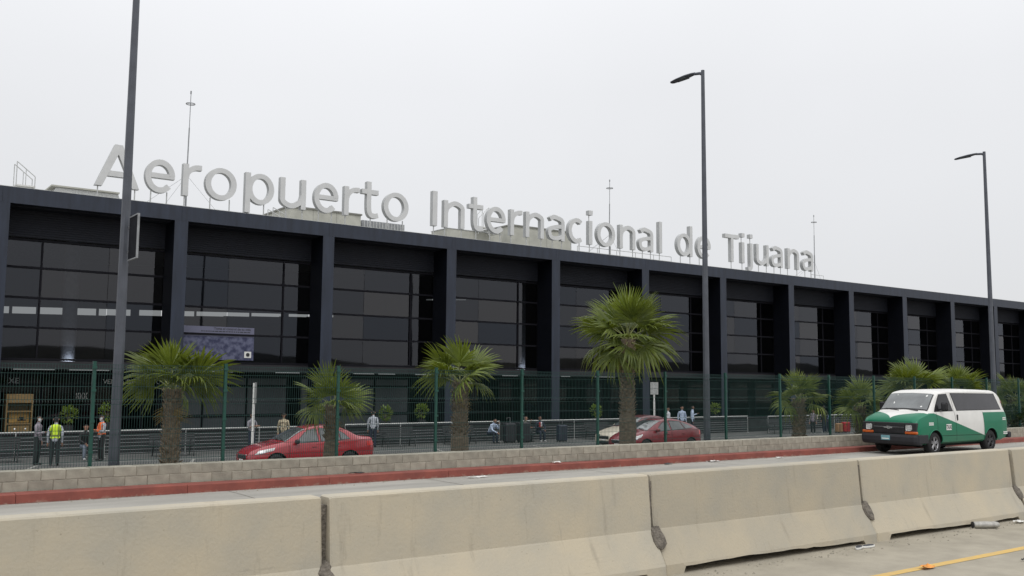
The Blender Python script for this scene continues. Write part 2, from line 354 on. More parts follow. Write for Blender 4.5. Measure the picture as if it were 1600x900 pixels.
# louvred spandrels above the glass
lv = MB(); lv.box(.304, 6.913, .10, .14, 8.15, 9.298)
for k in range(11): lv.prism([(.06, 8.18+k*.1), (.10, 8.20+k*.1), (.10, 8.25+k*.1), (.06, 8.23+k*.1)], 'x', .304, 6.913)
lvm = lv.mesh('louvre_panel', M['soffit'])
ZR = [8.05, 6.88, 5.60, 4.34, 3.0]
panes = {}
def pane_mesh(x0, x1, z0, z1, m):
    key = (round(x0, 3), round(x1, 3), round(z0, 3), round(z1, 3), m.name)
    if key not in panes: panes[key] = MB().add([(x0, 0, z0), (x1, 0, z0), (x1, 0, z1), (x0, 0, z1)], [(0, 1, 2, 3)]).mesh('pane', m)
    return panes[key]
for i, x in enumerate(BX[:-1]):
    obj('louvre_panel', lvm, T, (x, GY-.12, 0))
    cuts = [1.83, 4.55] if i == 1 else ([2.75, 5.52])
    w = MB()
    for z in ZR: w.box(.30, 6.917, -.05, .07, z-.045, z+.045)
    main = cuts[0] if i == 1 else cuts[1]
    w.box(main-.035, main+.035, -.045, .065, 3.07, 7.98)
    wf = w.build('window', M['frame'], T, (x, GY+.03, 0))
    edges = [.302] + cuts + [6.915]
    for a, c in zip(edges, edges[1:]):
        for z1, z0 in zip(ZR, ZR[1:]):
            obj('pane', pane_mesh(a+.008, c-.008, z0+.03, z1-.03, M['glass']), wf, (0, .02+.006*((i+len(panes)) % 2), 0))
# mezzanine slab and edge band
MB().box(BX[0], BX[-1], GY+.11, 49.9, 2.62, 2.9).build('floor_slab', M['slab'], T)
for i, x in enumerate(BX[:-1]): MB().box(x+.302, x+6.915, GY-.06, GY+.10, 2.6, 2.94).build('edge_band', M['slab'], T)
sl = MB(); sl.prism([(BX[0], 49.91), (49.3, 49.91), (BX[0], backY(BX[0])-.1)], 'z', 2.62, 2.9); sl.build('floor_slab', M['int_floor'], T)
# back wall of the hall with its ribbon of windows open to the sky beyond
A = Vector((BX[0], backY(BX[0]))); B = Vector((49.3, 50.0)); d = (B-A).normalized(); nn = Vector((-d.y, d.x)); LEN = (B-A).length
def wallbox(mb, s0, s1, z0, z1, t0=0, t1=.25):
    ps = [A+d*s0+nn*t0, A+d*s1+nn*t0, A+d*s1+nn*t1, A+d*s0+nn*t1]; mb.prism([(p.x, p.y) for p in ps], 'z', z0, z1)
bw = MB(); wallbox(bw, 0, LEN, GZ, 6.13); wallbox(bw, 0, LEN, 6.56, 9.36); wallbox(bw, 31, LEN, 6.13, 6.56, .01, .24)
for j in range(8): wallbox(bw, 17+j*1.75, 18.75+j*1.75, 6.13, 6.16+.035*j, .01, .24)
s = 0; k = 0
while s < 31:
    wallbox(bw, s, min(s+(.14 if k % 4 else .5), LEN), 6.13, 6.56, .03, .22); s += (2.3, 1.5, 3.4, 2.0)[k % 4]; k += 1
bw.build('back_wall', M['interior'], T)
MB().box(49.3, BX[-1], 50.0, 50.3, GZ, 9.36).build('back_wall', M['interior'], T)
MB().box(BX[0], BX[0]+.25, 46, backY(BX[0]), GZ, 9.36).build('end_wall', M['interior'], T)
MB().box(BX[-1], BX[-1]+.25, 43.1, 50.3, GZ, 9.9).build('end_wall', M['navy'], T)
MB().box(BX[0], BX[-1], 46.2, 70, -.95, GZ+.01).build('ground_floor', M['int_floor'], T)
# lit round columns inside, each above a small floor uplight
for x in (9.65, 22.27, 36.47):
    c = MB().tube([(x, 49, 2.9), (x, 49, 9.36)], .33, 20).build('interior_column', M['int_col'], T)
    MB().box(x-.3, x+.3, 48.40, 48.48, 2.905, 2.95).build('uplight', M['uplight'], c)
# thin lamps under the mezzanine edge and a few ceiling lamps
for a, c in ((6.95, 8.6), (9.2, 10.9), (15.3, 16.7), (18.9, 20.2), (23.3, 24.5), (24.8, 25.8), (27.1, 28.2), (33.1, 34.2), (37.6, 38.3), (40.4, 42.1)):
    MB().box(a, c, 46.2, 46.25, 2.575, 2.612).build('strip_lamp', M['strip'], T)
for p, q in (((14.9, 50, 7.9), (15.5, 51.6, 7.9)), ((29.4, 49, 7.1), (31.2, 47.4, 7.1))):
    MB().tube([p, q], .035, 6).build('ceiling_lamp', M['strip'], T)
# shopfronts at ground level
for i, x in enumerate(BX[:-1]):
    w = MB(); w.box(.3, 6.917, .0, .08, 2.30, 2.60); w.box(.3, 6.917, -.03, .08, .36, .50); w.box(.3, 6.917, -.03, .06, GZ, GZ+.18)
    for c in (.36, 2.5, 4.7, 6.85): w.box(c-.05, c+.05, -.02, .07, GZ+.18, 2.3)
    w.box(.3, 6.917, -.02, .06, 1.86, 1.96)
    sf = w.build('shopfront', M['frame'], T, (x, 46.7, 0))
    film = i in (2, 3)
    mm = M['film'] if film else M['shop_glass']
    for a, c in ((.41, 2.45), (2.55, 4.65), (4.75, 6.80)):
        for z0, z1 in ((GZ+.19, .355), (.505, 1.855), (1.965, 2.295)):
            obj('pane', pane_mesh(a, c, z0, z1, M['shop_glass'] if z0 > 1.9 and not film else mm), sf, (0, .03, 0))
lw = thing('low_wall', 'low dark wall running behind the steel railings', 'wall', (0, 40.35, GZ))
MB().box(-10, 100, 0, .22, 0, .86).build('wall', M['low_wall'], lw); MB().box(-10, 100, -.03, .25, .861, .92).build('coping', M['slab'], lw)
# poster in the upper window: two lines above a blue picture
def poster_mat():
    m = mat('poster_print', (.16, .165, .24), .6, var=.04); n, l, bb = nd(m)
    t = n.new('ShaderNodeTexCoord'); sp = n.new('ShaderNodeSeparateXYZ'); l.new(t.outputs['Object'], sp.inputs[0])
    lt = n.new('ShaderNodeMath'); lt.operation = 'LESS_THAN'; lt.inputs[1].default_value = 1.10; l.new(sp.outputs['Z'], lt.inputs[0])
    v = n.new('ShaderNodeTexNoise'); v.inputs['Scale'].default_value = 4; v.inputs['Detail'].default_value = 6; l.new(t.outputs['Object'], v.inputs['Vector'])
    r = n.new('ShaderNodeValToRGB'); r.color_ramp.elements[0].position = .4; r.color_ramp.elements[0].color = (.03, .035, .085, 1); r.color_ramp.elements[1].position = .6; r.color_ramp.elements[1].color = (.12, .13, .21, 1); l.new(v.outputs['Fac'], r.inputs[0])
    x = n.new('ShaderNodeMix'); x.data_type = 'RGBA'; l.new(lt.outputs[0], x.inputs[0]); x.inputs[6].default_value = (.15, .155, .225, 1); l.new(r.outputs[0], x.inputs[7]); l.new(x.outputs[2], bb.inputs['Base Color']); return m
po = thing('window_poster', 'blue and white advertising poster inside the upper glass behind the leftmost palm', 'poster', (13.25*44.4/46.3, 44.425, 3.14))
MB().box(0, 4.32, 0, .006, 0, 1.56).build('sheet', poster_mat(), po)
t1 = obj('print', text_mesh('Toma el control de tu vida', .165, M['ink'], .001, .003), po, (2.35, -.004, 1.42), (R(90), 0, 0)); t1['kind'] = 'stuff'
t2 = MB(); rq = random.Random(4); xq = 1.75
while xq < 4.15:
    wq = rq.uniform(.05, .16); t2.box(xq, xq+wq, -.004, -.001, 1.315, 1.36); xq += wq+.035
t2.build('fine_print', M['ink'], po)['kind'] = 'stuff'
MB().box(3.86, 4.20, -.012, -.002, .12, .42).build('badge', M['white'], po)
MB().tube([(4.03, -.012, .27), (4.03, -.03, .27)], .09, 16).build('badge_mark', M['ink'], po)
# wall lettering over the shops
s1 = tag(obj('shop_sign', text_mesh('VENTA DE BOLETOS', .30, M['white'], .015, .002), None, (10.75, 46.62, 1.98), (R(90), 0, 0)), 'small white sign lettering above the grey shop windows behind the leftmost lamp post', 'sign')
s2 = tag(obj('shop_sign', text_mesh('XE', .34, M['steel'], .015, .004), None, (6.85, 46.62, 1.98), (R(90), 0, 0)), 'thin grey two letter sign above the wooden kiosk at far left', 'sign')
s3 = MB()
for j in range(2):
    for k in range(6):
        x = 9.62+k*.085; z = 1.45-j*.15
        s3.box(x, x+.018, 46.56, 46.58, z, z+.11); s3.box(x+.02, x+.062, 46.56, 46.58, z+(.09 if (k+j) % 2 else 0), z+(.11 if (k+j) % 2 else .02))
tag(s3.build('shop_sign', M['white']), 'tiny two line white sign between the kiosk and the leftmost lamp post', 'sign')

# ================================================================ roof letters
SW = .25; XH = 1.47; CH = 1.88; DEP = .28
def stroke(mb, pts, w=SW, d0=0., d1=DEP):
    P = [Vector((p[0], p[1])) for p in pts]; l = []; r = []
    for i, p in enumerate(P):
        if i == 0: t = (P[1]-p).normalized(); k = 1
        elif i == len(P)-1: t = (p-P[i-1]).normalized(); k = 1
        else:
            a = (p-P[i-1]).normalized(); b_ = (P[i+1]-p).normalized(); t = (a+b_).normalized(); k = 1/max(.5, t.dot(a))
        n = Vector((-t.y, t.x))*w/2*k; l.append(p+n); r.append(p-n)
    n = len(P)
    rings = [[(l[i].x, d0, l[i].y), (r[i].x, d0, r[i].y), (r[i].x, d1, r[i].y), (l[i].x, d1, l[i].y)] for i in range(n)]
    mb.loft(rings, True, True, 0, False)
def ell(cx, cz, rx, rz, a0, a1, n=28):
    return [(cx+rx*math.cos(R(a0+(a1-a0)*i/n)), cz+rz*math.sin(R(a0+(a1-a0)*i/n))) for i in range(n+1)]
def ring(mb, cx, cz, rx, rz, d0=0., d1=DEP):
    n = 32; rg = []
    for i in range(n):
        c, s_ = math.cos(2*math.pi*i/n), math.sin(2*math.pi*i/n); ix, iz = rx-SW*1.05, rz-SW*.92
        rg.append([(cx+rx*c, d0, cz+rz*s_), (cx+ix*c, d0, cz+iz*s_), (cx+ix*c, d1, cz+iz*s_), (cx+rx*c, d1, cz+rz*s_)])
    rg.append(rg[0]); mb.loft(rg, True, False, 0, False)
def stem(mb, x, z0, z1, d0=0., d1=DEP, w=SW): mb.box(x, x+w, d0, d1, z0, z1)
def glyph(ch):
    g = MB(); h = SW/2; q = .004; w = dict(A=1.84, e=1.30, r=.84, o=1.47, p=1.42, u=1.32, t=.98, I=.29, n=1.32, a=1.24, c=1.18, i=.29, l=.27, d=1.42, T=1.42, j=.48)[ch]
    leg = []
    if ch == 'A':
        hw = w/2; k = .16
        g.prism([(0, 0), (.30, 0), (hw+.03, CH-.36), (hw-.03+.0, CH), (hw-k, CH)], 'y', 0, DEP)
        g.prism([(w, 0), (w-.30, 0), (hw-.03, CH-.36), (hw-.02, CH-.002), (hw+k, CH-.002)], 'y', q, DEP-q)
        g.box(.42, w-.42, q*2, DEP-q*2, .46, .70); leg = [.15, w-.15]
    elif ch == 'o': ring(g, w/2, XH/2, w/2, XH/2+.02); leg = [.28, w-.28]
    elif ch == 'e':
        cx = w/2; stroke(g, ell(cx, XH/2, w/2-h, XH/2-h+.02, 4, 318, 34)); g.box(SW*.6, w-.012, q, DEP-q, XH/2-.09, XH/2+.13); leg = [.3, w-.3]
    elif ch == 'c': stroke(g, ell(w*.56, XH/2, w*.56-h, XH/2-h+.02, 52, 308, 30)); leg = [.3, w-.25]
    elif ch in 'nr':
        stem(g, 0, 0, XH)
        if ch == 'n': stroke(g, cat([(h, XH*.52), (h+.12, XH*.74), (w*.52, XH-h), (w-h-.05, XH*.80), (w-h, XH*.55), (w-h, 0)], 6), SW, q, DEP-q); leg = [h, w-h]
        else: stroke(g, cat([(h, XH*.50), (h+.10, XH*.74), (w*.62, XH-h-.03), (w, XH-h)], 6), SW*.95, q, DEP-q); leg = [h]
    elif ch == 'u':
        stem(g, w-SW, 0, XH); stroke(g, cat([(h, XH), (h, XH*.45), (h+.05, XH*.20), (w*.46, h), (w-h-.12, XH*.26), (w-h, XH*.48)], 6), SW, q, DEP-q); leg = [.35, w-h]
    elif ch == 't':
        stroke(g, cat([(.40, XH*1.27), (.40, XH*.9), (.40, XH*.34), (.50, h+.05), (.72, h-.01), (w-.05, h+.04)], 6)); g.box(0, w-.04, q, DEP-q, XH-.25, XH-.01); leg = [.55]
    elif ch in 'pd':
        g2 = .0; ring(g, w/2+(.04 if ch == 'p' else -.04), XH/2, w/2-.04, XH/2+.01, q, DEP-q)
        if ch == 'p': stem(g, 0, -.44, XH)
        else: stem(g, w-SW, 0, XH*1.37)
        leg = [w-.45] if ch == 'p' else [.4, w-h]
    elif ch == 'l': stem(g, 0, 0, XH*1.37); leg = [h]
    elif ch == 'I': stem(g, 0, 0, CH, w=w); leg = [w/2]
    elif ch == 'i':
        stem(g, 0, 0, XH-.03, w=w-.02); g.box(-.01, w+.01, 0, DEP, XH+.33, XH+.60); g.tube([(w/2-.05, DEP/2, XH-.04), (w/2-.05, DEP/2, XH+.34)], .03, 6); leg = [w/2]
    elif ch == 'j':
        stroke(g, cat([(w-h, XH-.03), (w-h, XH*.3), (w-h, -.15), (w-h-.10, -.33), (0, -.36)], 5)); g.box(w-SW-.02, w+.02, 0, DEP, XH+.33, XH+.60); g.tube([(w-h, DEP/2, XH-.04), (w-h, DEP/2, XH+.34)], .03, 6); leg = [w-h]
    elif ch == 'T': stem(g, w/2-SW/2, 0, CH-.2); g.box(0, w, q, DEP-q, CH-.26, CH); leg = [w/2]
    elif ch == 'a':
        stroke(g, cat([(.16, XH*.83), (.40, XH*.93), (w*.52, XH-h), (w-h-.07, XH*.82), (w-h, XH*.58), (w-h, 0)], 6))
        stroke(g, cat([(w-h, XH*.57), (w*.55, XH*.555), (h+.06, XH*.44), (h, XH*.27), (h+.12, XH*.12), (w*.45, h), (w-h-.1, XH*.16), (w-h, XH*.30)], 6), SW*.92, q, DEP-q); leg = [.4, w-h]
    return g, w, leg
RIGHT = [11.08, 12.62, 13.82, 15.48, 17.33, 18.97, 20.72, 21.89, 23.02, 24.77, 26.55, 28.31, 29.59, 31.1, 32.28, 33.86, 35.42, 36.9, 37.61, 39.46, 41.17, 42.73, 43.54, 46.34, 48.11, 50.98, 51.54, 52.38, 54.11, 55.67, 57.54, 59.19]
WORDS = ['Aeropuerto', 'Internacional', 'de', 'Tijuana']
ORD = ['first', 'second', 'third']
gm = {}; idx = 0
for wd in WORDS:
    for j, ch in enumerate(wd):
        if ch not in gm:
            g, w, leg = glyph(ch); lg = MB()
            low = -.36 if ch == 'j' else (.0)
            lg.tube([(0, DEP/2, -.46), (0, DEP/2, low+.06)], .028, 6); lg.box(-.06, .06, DEP/2-.06, DEP/2+.06, -.475, -.46)
            fm_ = g.mesh('face', [M['letter'], M['letter_edge']])
            for p_ in fm_.polygons:
                if abs(p_.normal.y) < .5: p_.material_index = 1
            gm[ch] = (fm_, (lg.mesh('support_post', M['galv']), leg), w)
        fm, lm, w = gm[ch]
        tot = wd.count(ch); nth = wd[:j].count(ch)
        kind = 'capital' if ch.isupper() else 'small'
        which = '' if tot == 1 else ORD[nth]+' '
        t = thing('letter', 'pale grey %s letter %s, the %s%s of the word %s on the roof' % (kind, ch, which, ch, wd), 'letter', (RIGHT[idx]*42.9/43.15-w, 42.98+.02, 10.50), 0, 'roof sign letters')
        obj('face', fm, t); [obj('support_post', lm[0], t, (x, 0, 0)) for x in lm[1]]; idx += 1

# ================================================================ things on the roof
def cabin(name, label, x0, x1, y0, y1, z0, z1, trim=True):
    t = thing(name, label, 'roof cabin', (x0, y0, 0))
    MB().box(0, x1-x0, 0, y1-y0, z0, z1).build('wall', M['cabin'], t)
    if trim: MB().box(-.06, x1-x0+.06, -.06, y1-y0+.06, z1+.002, z1+.09).build('coping', M['cabin_dark'], t)
    c = MB()
    for k in range(1, int((x1-x0)/1.4)): c.box(k*1.4, k*1.4+.012, -.006, 0, z0, z1-.01)
    c.box(-.004, x1-x0+.004, -.01, -.001, z0+.05, z0+.08); c.build('joint_strip', M['cabin_dark'], t)
    return t
cabin('roof_cabin', 'beige flat roofed plant room behind the letters uert', 20.1, 24.4, 48, 52, 9.94, 11.52)
cabin('roof_cabin', 'wide beige plant room behind the letters rna of Internacional', 34.2, 39.0, 47, 51, 9.94, 11.85)
t = thing('sheet_metal_duct', 'ribbed grey sheet metal housing on the roof behind the letters to', 'duct', (25.0, 49, 9.93))
MB().box(0, 2.8, 0, 2, 0, 1.55).build('housing', M['steel'], t)
c = MB()
for k in range(14): c.box(.1+k*.2, .14+k*.2, -.03, -.001, .02, 1.53)
c.build('rib', M['galv'], t)
t = thing('sheet_metal_duct', 'smooth pale grey roof housing behind the letters nt of Internacional', 'duct', (29.3, 46.6, 9.93))
MB().bbox(0, 3.9, 0, 1.8, 0, 1.2, .03).build('housing', M['cabin'], t); MB().box(-.02, 3.92, -.02, 1.82, 1.2, 1.24).build('lid', M['galv'], t)
t = thing('roof_skylight', 'low pale roof hatch with sloping ends left of the capital A', 'skylight', (7.9, 46, 9.93))
MB().prism([(0, 0), (3.3, 0), (2.95, .82), (0.3, .82)], 'y', 0, 2).build('curb', M['galv'], t)
MB().box(.1, 3.0, -.1, 2.1, .83, .90).build('lid', M['cabin'], t)
def roof_stair(label, x, y, z, flip=1, h=1.0):
    t = thing('roof_stair', label, 'roof stair', (x, y, z)); s = MB(); f = flip
    MB().box(-.02, .75, 0, .7, .42, .48).build('platform', M['white_metal'], t)
    for px in (0, .72):
        for py in (.02, .68): MB().tube([(px, py, 0), (px, py, .45)], .022, 6).build('leg', M['galv'], t)
    st = MB()
    for k in range(3): st.box(.78+k*.14, .98+k*.14, 0, .7, .30-k*.12, .325-k*.12)
    st.build('step', M['galv'], t)
    r = MB()
    hi, lo = (h, h*.42) if f > 0 else (h*.42, h)
    for py in (.01, .69):
        r.tube([(0, py, .46), (0, py, .46+hi)], .02, 6); r.tube([(.36, py, .46), (.36, py, .46+(hi+lo)/2)], .016, 6); r.tube([(.72, py, .46), (.72, py, .46+lo)], .02, 6)
        r.tube([(0, py, .46+hi), (.72, py, .46+lo)], .02, 6)
    r.build('handrail', M['galv'], t); return t
roof_stair('small white access stair with sloping handrail at the far left roof edge', 6.38, 44.5, 9.93)
roof_stair('small access stair half hidden between the letters p and u', 18.4, 46, 10.0, 1, .55)
roof_stair('steep access stair with tall handrail behind the letters te of Internacional', 31.1, 46, 10.9, -1, 1.2)
def roof_rail(label, x0, x1, y, z, h):
    t = thing('roof_guardrail', label, 'guardrail', (x0, y, z)); n = max(1, round((x1-x0)/1.5))
    MB().tube([(0, 0, h), (x1-x0, 0, h)], .02, 6).build('rail', M['galv'], t); MB().tube([(0, 0, h*.5), (x1-x0, 0, h*.5)], .014, 6).build('rail', M['galv'], t)
    for k in range(n+1): MB().tube([(k*(x1-x0)/n, 0, 0), (k*(x1-x0)/n, 0, h)], .018, 6).build('post', M['galv'], t)
roof_rail('thin guardrail on the roof edge under the letters ciona', 37.2, 45.3, 44.2, 9.93, .62)
roof_rail('short guardrail on the roof past the last letter', 60.2, 61.7, 44.2, 9.93, .55)
def mast(label, x, y, top):
    t = thing('lightning_rod', label, 'lightning rod', (x, y, 9.93), 0, 'lightning rods on the roof'); H = top-9.93
    MB().tube([(0, 0, 0), (0, 0, H*.40)], .042, 8).build('mast', M['steel'], t)
    MB().tube([(.0, 0, H*.395), (.02, 0, H*.70)], .030, 8).build('mast', M['steel'], t); MB().tube([(.02, 0, H*.70), (.03, 0, H*.99)], .017, 6).build('rod', M['steel'], t)
    rg = MB(); rg.tube([(.03+.20*math.cos(a*math.pi/10), .20*math.sin(a*math.pi/10), H*.90) for a in range(21)], .022, 6, caps=False)
    rg.tube([(-.17, 0, H*.90), (.23, 0, H*.90)], .012, 5); rg.build('corona_ring', M['steel'], t)
    MB().tube([(.03, 0, H*.985), (.03, 0, H*1.01)], .035, 8).build('tip', M['steel'], t)
    for sx, sy in ((-2.0, .3), (-.7, 2.2), (2.0, .8)):
        MB().tube([(0, 0, H*.30), (sx, sy, .02)], .007, 4).build('guy_wire', M['steel'], t)
mast('tall lightning rod rising behind the letter r of Aeropuerto', 13.35, 43.95, 15.6)
mast('lightning rod rising behind the second o of the roof lettering, above Internacional', 39.6, 43.95, 14.9)
mast('lightning rod beside the last letter of the roof lettering', 60.3, 43.95, 14.95)
# ================================================================ concrete barriers
JX = [-4.55, -.32, 3.9, 8.04, 12.26, 16.62, 20.9, 25.15, 29.4]
def barrier(label, x0, x1, seed):
    t = thing('concrete_barrier', label, 'barrier', (x0, 8.36+.012*((seed*7) % 5-2), 0), R(.12*((seed*3) % 5-2)), 'concrete lane barriers'); ln = x1-x0; rn = random.Random(seed)
    prof = [(-.10, 1.13), (-.115, 1.115), (-.165, .50), (-.175, .485), (-.375, .115), (-.385, .0)]
    b = MB(); g = .012; nx = 26; rings = []
    foot = .30
    xs = sorted(set([g, g+.02, foot, foot+.05, ln-foot-.05, ln-foot, ln-g-.02, ln-g]+[g+(ln-2*g)*k/nx for k in range(1, nx)]))
    slot0 = .055 + rn.uniform(0, .02)
    for x in xs:
        end = x < g+.005 or x > ln-g-.005; inset = .012 if end else 0
        under = foot+.02 < x < ln-foot-.02
        zb = 0.0 if not under else slot0 + .02*math.sin(x*1.3+seed) + rn.uniform(-.006, .006)
        r = []
        for (y, z), sg in [(p, 1) for p in prof]+[(p, -1) for p in reversed(prof)]:
            up_ = .022 if z > .49 and (x < .1 or x > ln-.1) else 0; xx = x+(up_ if x < ln/2 else -up_)
            r.append((xx, sg*(y+inset+(rn.uniform(-.002, .002) if sg > 0 else 0)), max(z, zb) - (inset if z > 1.1 else 0)))
        rings.append(r)
    b.loft(rings, True, True, 0, False); bo = b.build('body', M['barrier'], t)
    # lump of mortar smeared over the joint, and the rod inside it
    p = MB(); cx = ln; pts = []
    n = 11
    for k in range(n):
        a = 2*math.pi*k/n; rr = rn.uniform(.85, 1.15); pts.append((cx+.02+.10*rr*math.cos(a), .42+.125*rr*math.sin(a)))
    def yat(z): return -(.175+max(0, (.485-z))*.54) if z < .485 else -.165
    rings = [[(x, yat(z)+.03, z) for x, z in pts], [(x, yat(z)-.012, z) for x, z in pts], [(cx+.02+(x-cx-.02)*.75, yat(.42+(z-.42)*.75)-.03, .42+(z-.42)*.75) for x, z in pts], [(cx+.02+(x-cx-.02)*.3, yat(.42+(z-.42)*.3)-.036, .42+(z-.42)*.3) for x, z in pts]]
    p.loft(rings, True, True, 0, False); p.build('mortar_patch', M['patch'], t)
    MB().box(ln-.03, ln+.03, -.09, .09, .50, 1.05).build('joint_filler', M['patch'], t)
    return t
LB = {0: 'concrete barrier cut off by the left edge of the picture', 1: 'concrete barrier at bottom left, left of the widest dark joint', 2: 'concrete barrier at bottom centre, below the red sedan', 3: 'concrete barrier right of centre, with a dark slot under its foot',
      4: 'concrete barrier in front of the taxi, litter under its foot', 5: 'concrete barrier at the right edge of the picture', 6: 'far concrete barrier beyond the taxi', 7: 'farthest concrete barrier along the lane'}
for i in range(1, 7): barrier(LB[i], JX[i], JX[i+1], i+3)
barrier(LB[0], JX[0], JX[1], 2)

# ================================================================ block wall, course by course
bwall = thing('block_wall', 'low wall of two courses of grey concrete blocks behind the red kerb', 'wall', (0, 0, 0))
MB().box(-4, 61, 19.335, 19.66, -.9, .515).build('mortar_core', M['mortar'], bwall)
def blockmesh(w):
    b = MB(); b.bbox(.006, w-.006, 19.325, 19.68, .004, .186, .006); return b.mesh('block', M['block'])
bm1 = blockmesh(.42); rb = random.Random(5)
MB().box(-4, 61, 19.34, 19.665, -.9, .16).build('footing', M['mortar'], bwall)
for c in range(2):
    for k in range(110):
        o = obj('block', bm1, bwall, (-2.2+k*.42+(.21 if c else 0), rb.uniform(-.005, .005), .150+c*.188+rb.uniform(-.002, .002)))
MB().box(44, 61, 19.33, 19.675, .15, .525).build('block_run', M['block'], bwall)

# ================================================================ green welded mesh fence
F = thing('mesh_fence', 'tall green welded wire fence standing behind the block wall', 'fence', (0, 19.95, 0))
FP = [4.43-2.62*2+2.62*i for i in range(20)]
post = MB().box(-.03, .03, -.03, .03, .0, 2.52); post.box(-.034, .034, -.034, .034, 2.521, 2.545)
for z in (.75, 1.35, 1.95, 2.4): post.box(-.045, .045, -.045, -.031, z, z+.05)
pm = post.mesh('post', M['fence'])
for x in FP: obj('post', pm, F, (x, 0, .1-.1))
pn = MB(); wd = 2.54
def vy(z):
    for c in (.55, 1.15, 1.75, 2.35):
        if abs(z-c) < .05: return -.035*(1-abs(z-c)/.05)
    return 0
zs = [.18]
for c in (.55, 1.15, 1.75, 2.35): zs += [c-.05, c, c+.05]
zs += [2.49]
for k in range(51):
    x = .04+wd*k/50; rg = [[(x-.003, vy(z)-.003, z), (x+.003, vy(z)-.003, z), (x+.003, vy(z)+.003, z), (x-.003, vy(z)+.003, z)] for z in zs]
    pn.loft(rg, True, False, 0, False)
hz = [.2, .36] + [c+dz for c in (.55, 1.15, 1.75, 2.35) for dz in (-.05, .05)] + [.85, 1.45, 2.05, 2.48]
for z in hz: pn.box(.03, .03+wd+.02, -.0075, -.002, z-.004, z+.004)
pme = pn.mesh('mesh_panel', M['wire'])
for x in FP[:-1]:
    o = obj('mesh_panel', pme, F, (x, 0, 0)); o['kind'] = 'stuff'

# ================================================================ lamp posts
def lamp_post(label, x, y, sign=False):
    t = thing('lamp_post', label, 'lamp post', (x, y, .12), 0, 'lamp posts along the road'); H = 12.06
    def sq(z, w): w *= .9; return [(w*math.cos(R(22.5+45*k)), w*math.sin(R(22.5+45*k)), z) for k in range(8)]
    p = MB(); p.loft([sq(0, .125), sq(H*.5, .098), sq(H, .066)], True, True, 0, False); p.build('pole', M['pole'], t)
    bs = MB(); bs.box(-.2, .2, -.2, .2, .0, .03)
    for sx in (-.15, .15):
        for sy in (-.15, .15): bs.tube([(sx, sy, .03), (sx, sy, .09)], .018, 6)
    bs.build('base_plate', M['pole'], t)
    a = MB(); a.tube([(0, 0, H-.13), (-.03, .10, H-.08), (-.08, .32, H-.06)], [.055, .05, .045], 8); a.build('arm', M['pole'], t)
    hd = MB(); rings = []
    for s_, w, h in ((.26, .045, .04), (.36, .10, .052), (.6, .15, .058), (.95, .145, .05), (1.15, .11, .032), (1.2, .05, .015)):
        z = H-.05-.10*(s_-.26); x_ = -.08-.12*(s_-.26)
        rings.append([(x_-w, s_, z), (x_-w*.7, s_, z+h*.7), (x_, s_, z+h), (x_+w*.7, s_, z+h*.7), (x_+w, s_, z), (x_+w*.8, s_, z-.02), (x_-w*.8, s_, z-.02)])
    hd.loft(rings, True, True, 0, True); ho = hd.build('lamp_head', M['pole'], t)
    MB().box(-.24, -.02, .55, 1.05, H-.135, H-.12).build('lens', M['film'], ho)
    return t
lamp_post('leftmost grey lamp post, cut off by the top edge of the picture', 4.96, 20.3)
lamp_post('grey lamp post between the tall palm and the right part of the roof sign', 22.3, 20.3)
lamp_post('farthest grey lamp post, rising behind the green and white taxi', 39.75, 20.3)
t = thing('pole_sign', 'flat dark sign panel with pale rim fixed to the leftmost lamp post', 'sign', (5.02, 20.16, 4.62))
MB().box(-.012, .012, -.62, .0, 0, .86).build('panel', mat('sign_back', (.02, .021, .025), .95, spec=.05), t)
rm = MB(); rm.box(-.02, .02, -.645, -.62, -.02, .88); rm.box(-.02, .02, -.62, 0, .86, .885); rm.box(-.02, .02, -.62, 0, -.025, 0); rm.build('rim', M['steel'], t)
br = MB(); br.box(-.015, .015, 0, .06, .15, .20); br.box(-.015, .015, 0, .06, .65, .70); br.build('bracket', M['steel'], t)

# ================================================================ fan palms
def leaf_mesh(seed, droop, rag=.0, nseg=26, spread=108, lp=.60):
    rn = random.Random(seed); b = MB()
    b.tube([(0, 0, 0), (0, lp*.5, .02), (0, lp, 0)], [.022, .015, .010], 5, mi=1)
    for k in range(nseg):
        a = -spread+2*spread*(k+.5)/nseg+rn.uniform(-2.5, 2.5); da = spread/nseg*1.02; ln = (.66+.34*math.cos(R(a)*.62))*rn.uniform(.86, 1.06)
        if rn.random() < rag: ln *= rn.uniform(.45, .8)
        mid = math.radians(a); st = []
        sag = droop*rn.uniform(.7, 1.4); tw = rn.uniform(-.05, .05)
        for s, hw in ((.02, .5), (.30, 1.0), (.58, .98), (.80, .46), (1.0, .03)):
            r = ln*s; wl = math.tan(math.radians(da))*min(r, ln*.60)*hw if s > .1 else .004
            z = .05*math.sin(s*2.4) - sag*s*s*s*ln - abs(math.sin(mid))*droop*.25*s*s
            bend = tw*s*s
            cx = math.sin(mid+bend)*r; cy = lp+math.cos(mid+bend)*r*(1-.25*sag*s*s)
            px, py = math.cos(mid), -math.sin(mid)
            st.append([(cx-px*wl, cy-py*wl, z-.35*wl), (cx, cy, z+.25*wl), (cx+px*wl, cy+py*wl, z-.35*wl)])
        b.loft(st, closed=False, caps=False, mi=0, smooth=False)
    return b
LV = [leaf_mesh(1, .10).mesh('leaf', [M['palm'], M['petiole']]), leaf_mesh(2, .18).mesh('leaf', [M['palm'], M['petiole']]), leaf_mesh(3, .32, .1).mesh('leaf', [M['palm'], M['petiole']]),
      leaf_mesh(4, .55, .15).mesh('leaf', [M['palm'], M['petiole']]), leaf_mesh(5, .05, 0, 20, 62).mesh('leaf', [M['palm'], M['petiole']])]
LDRY = leaf_mesh(6, 1.1, .4).mesh('leaf', [M['palm_dry'], M['palm_dry']])
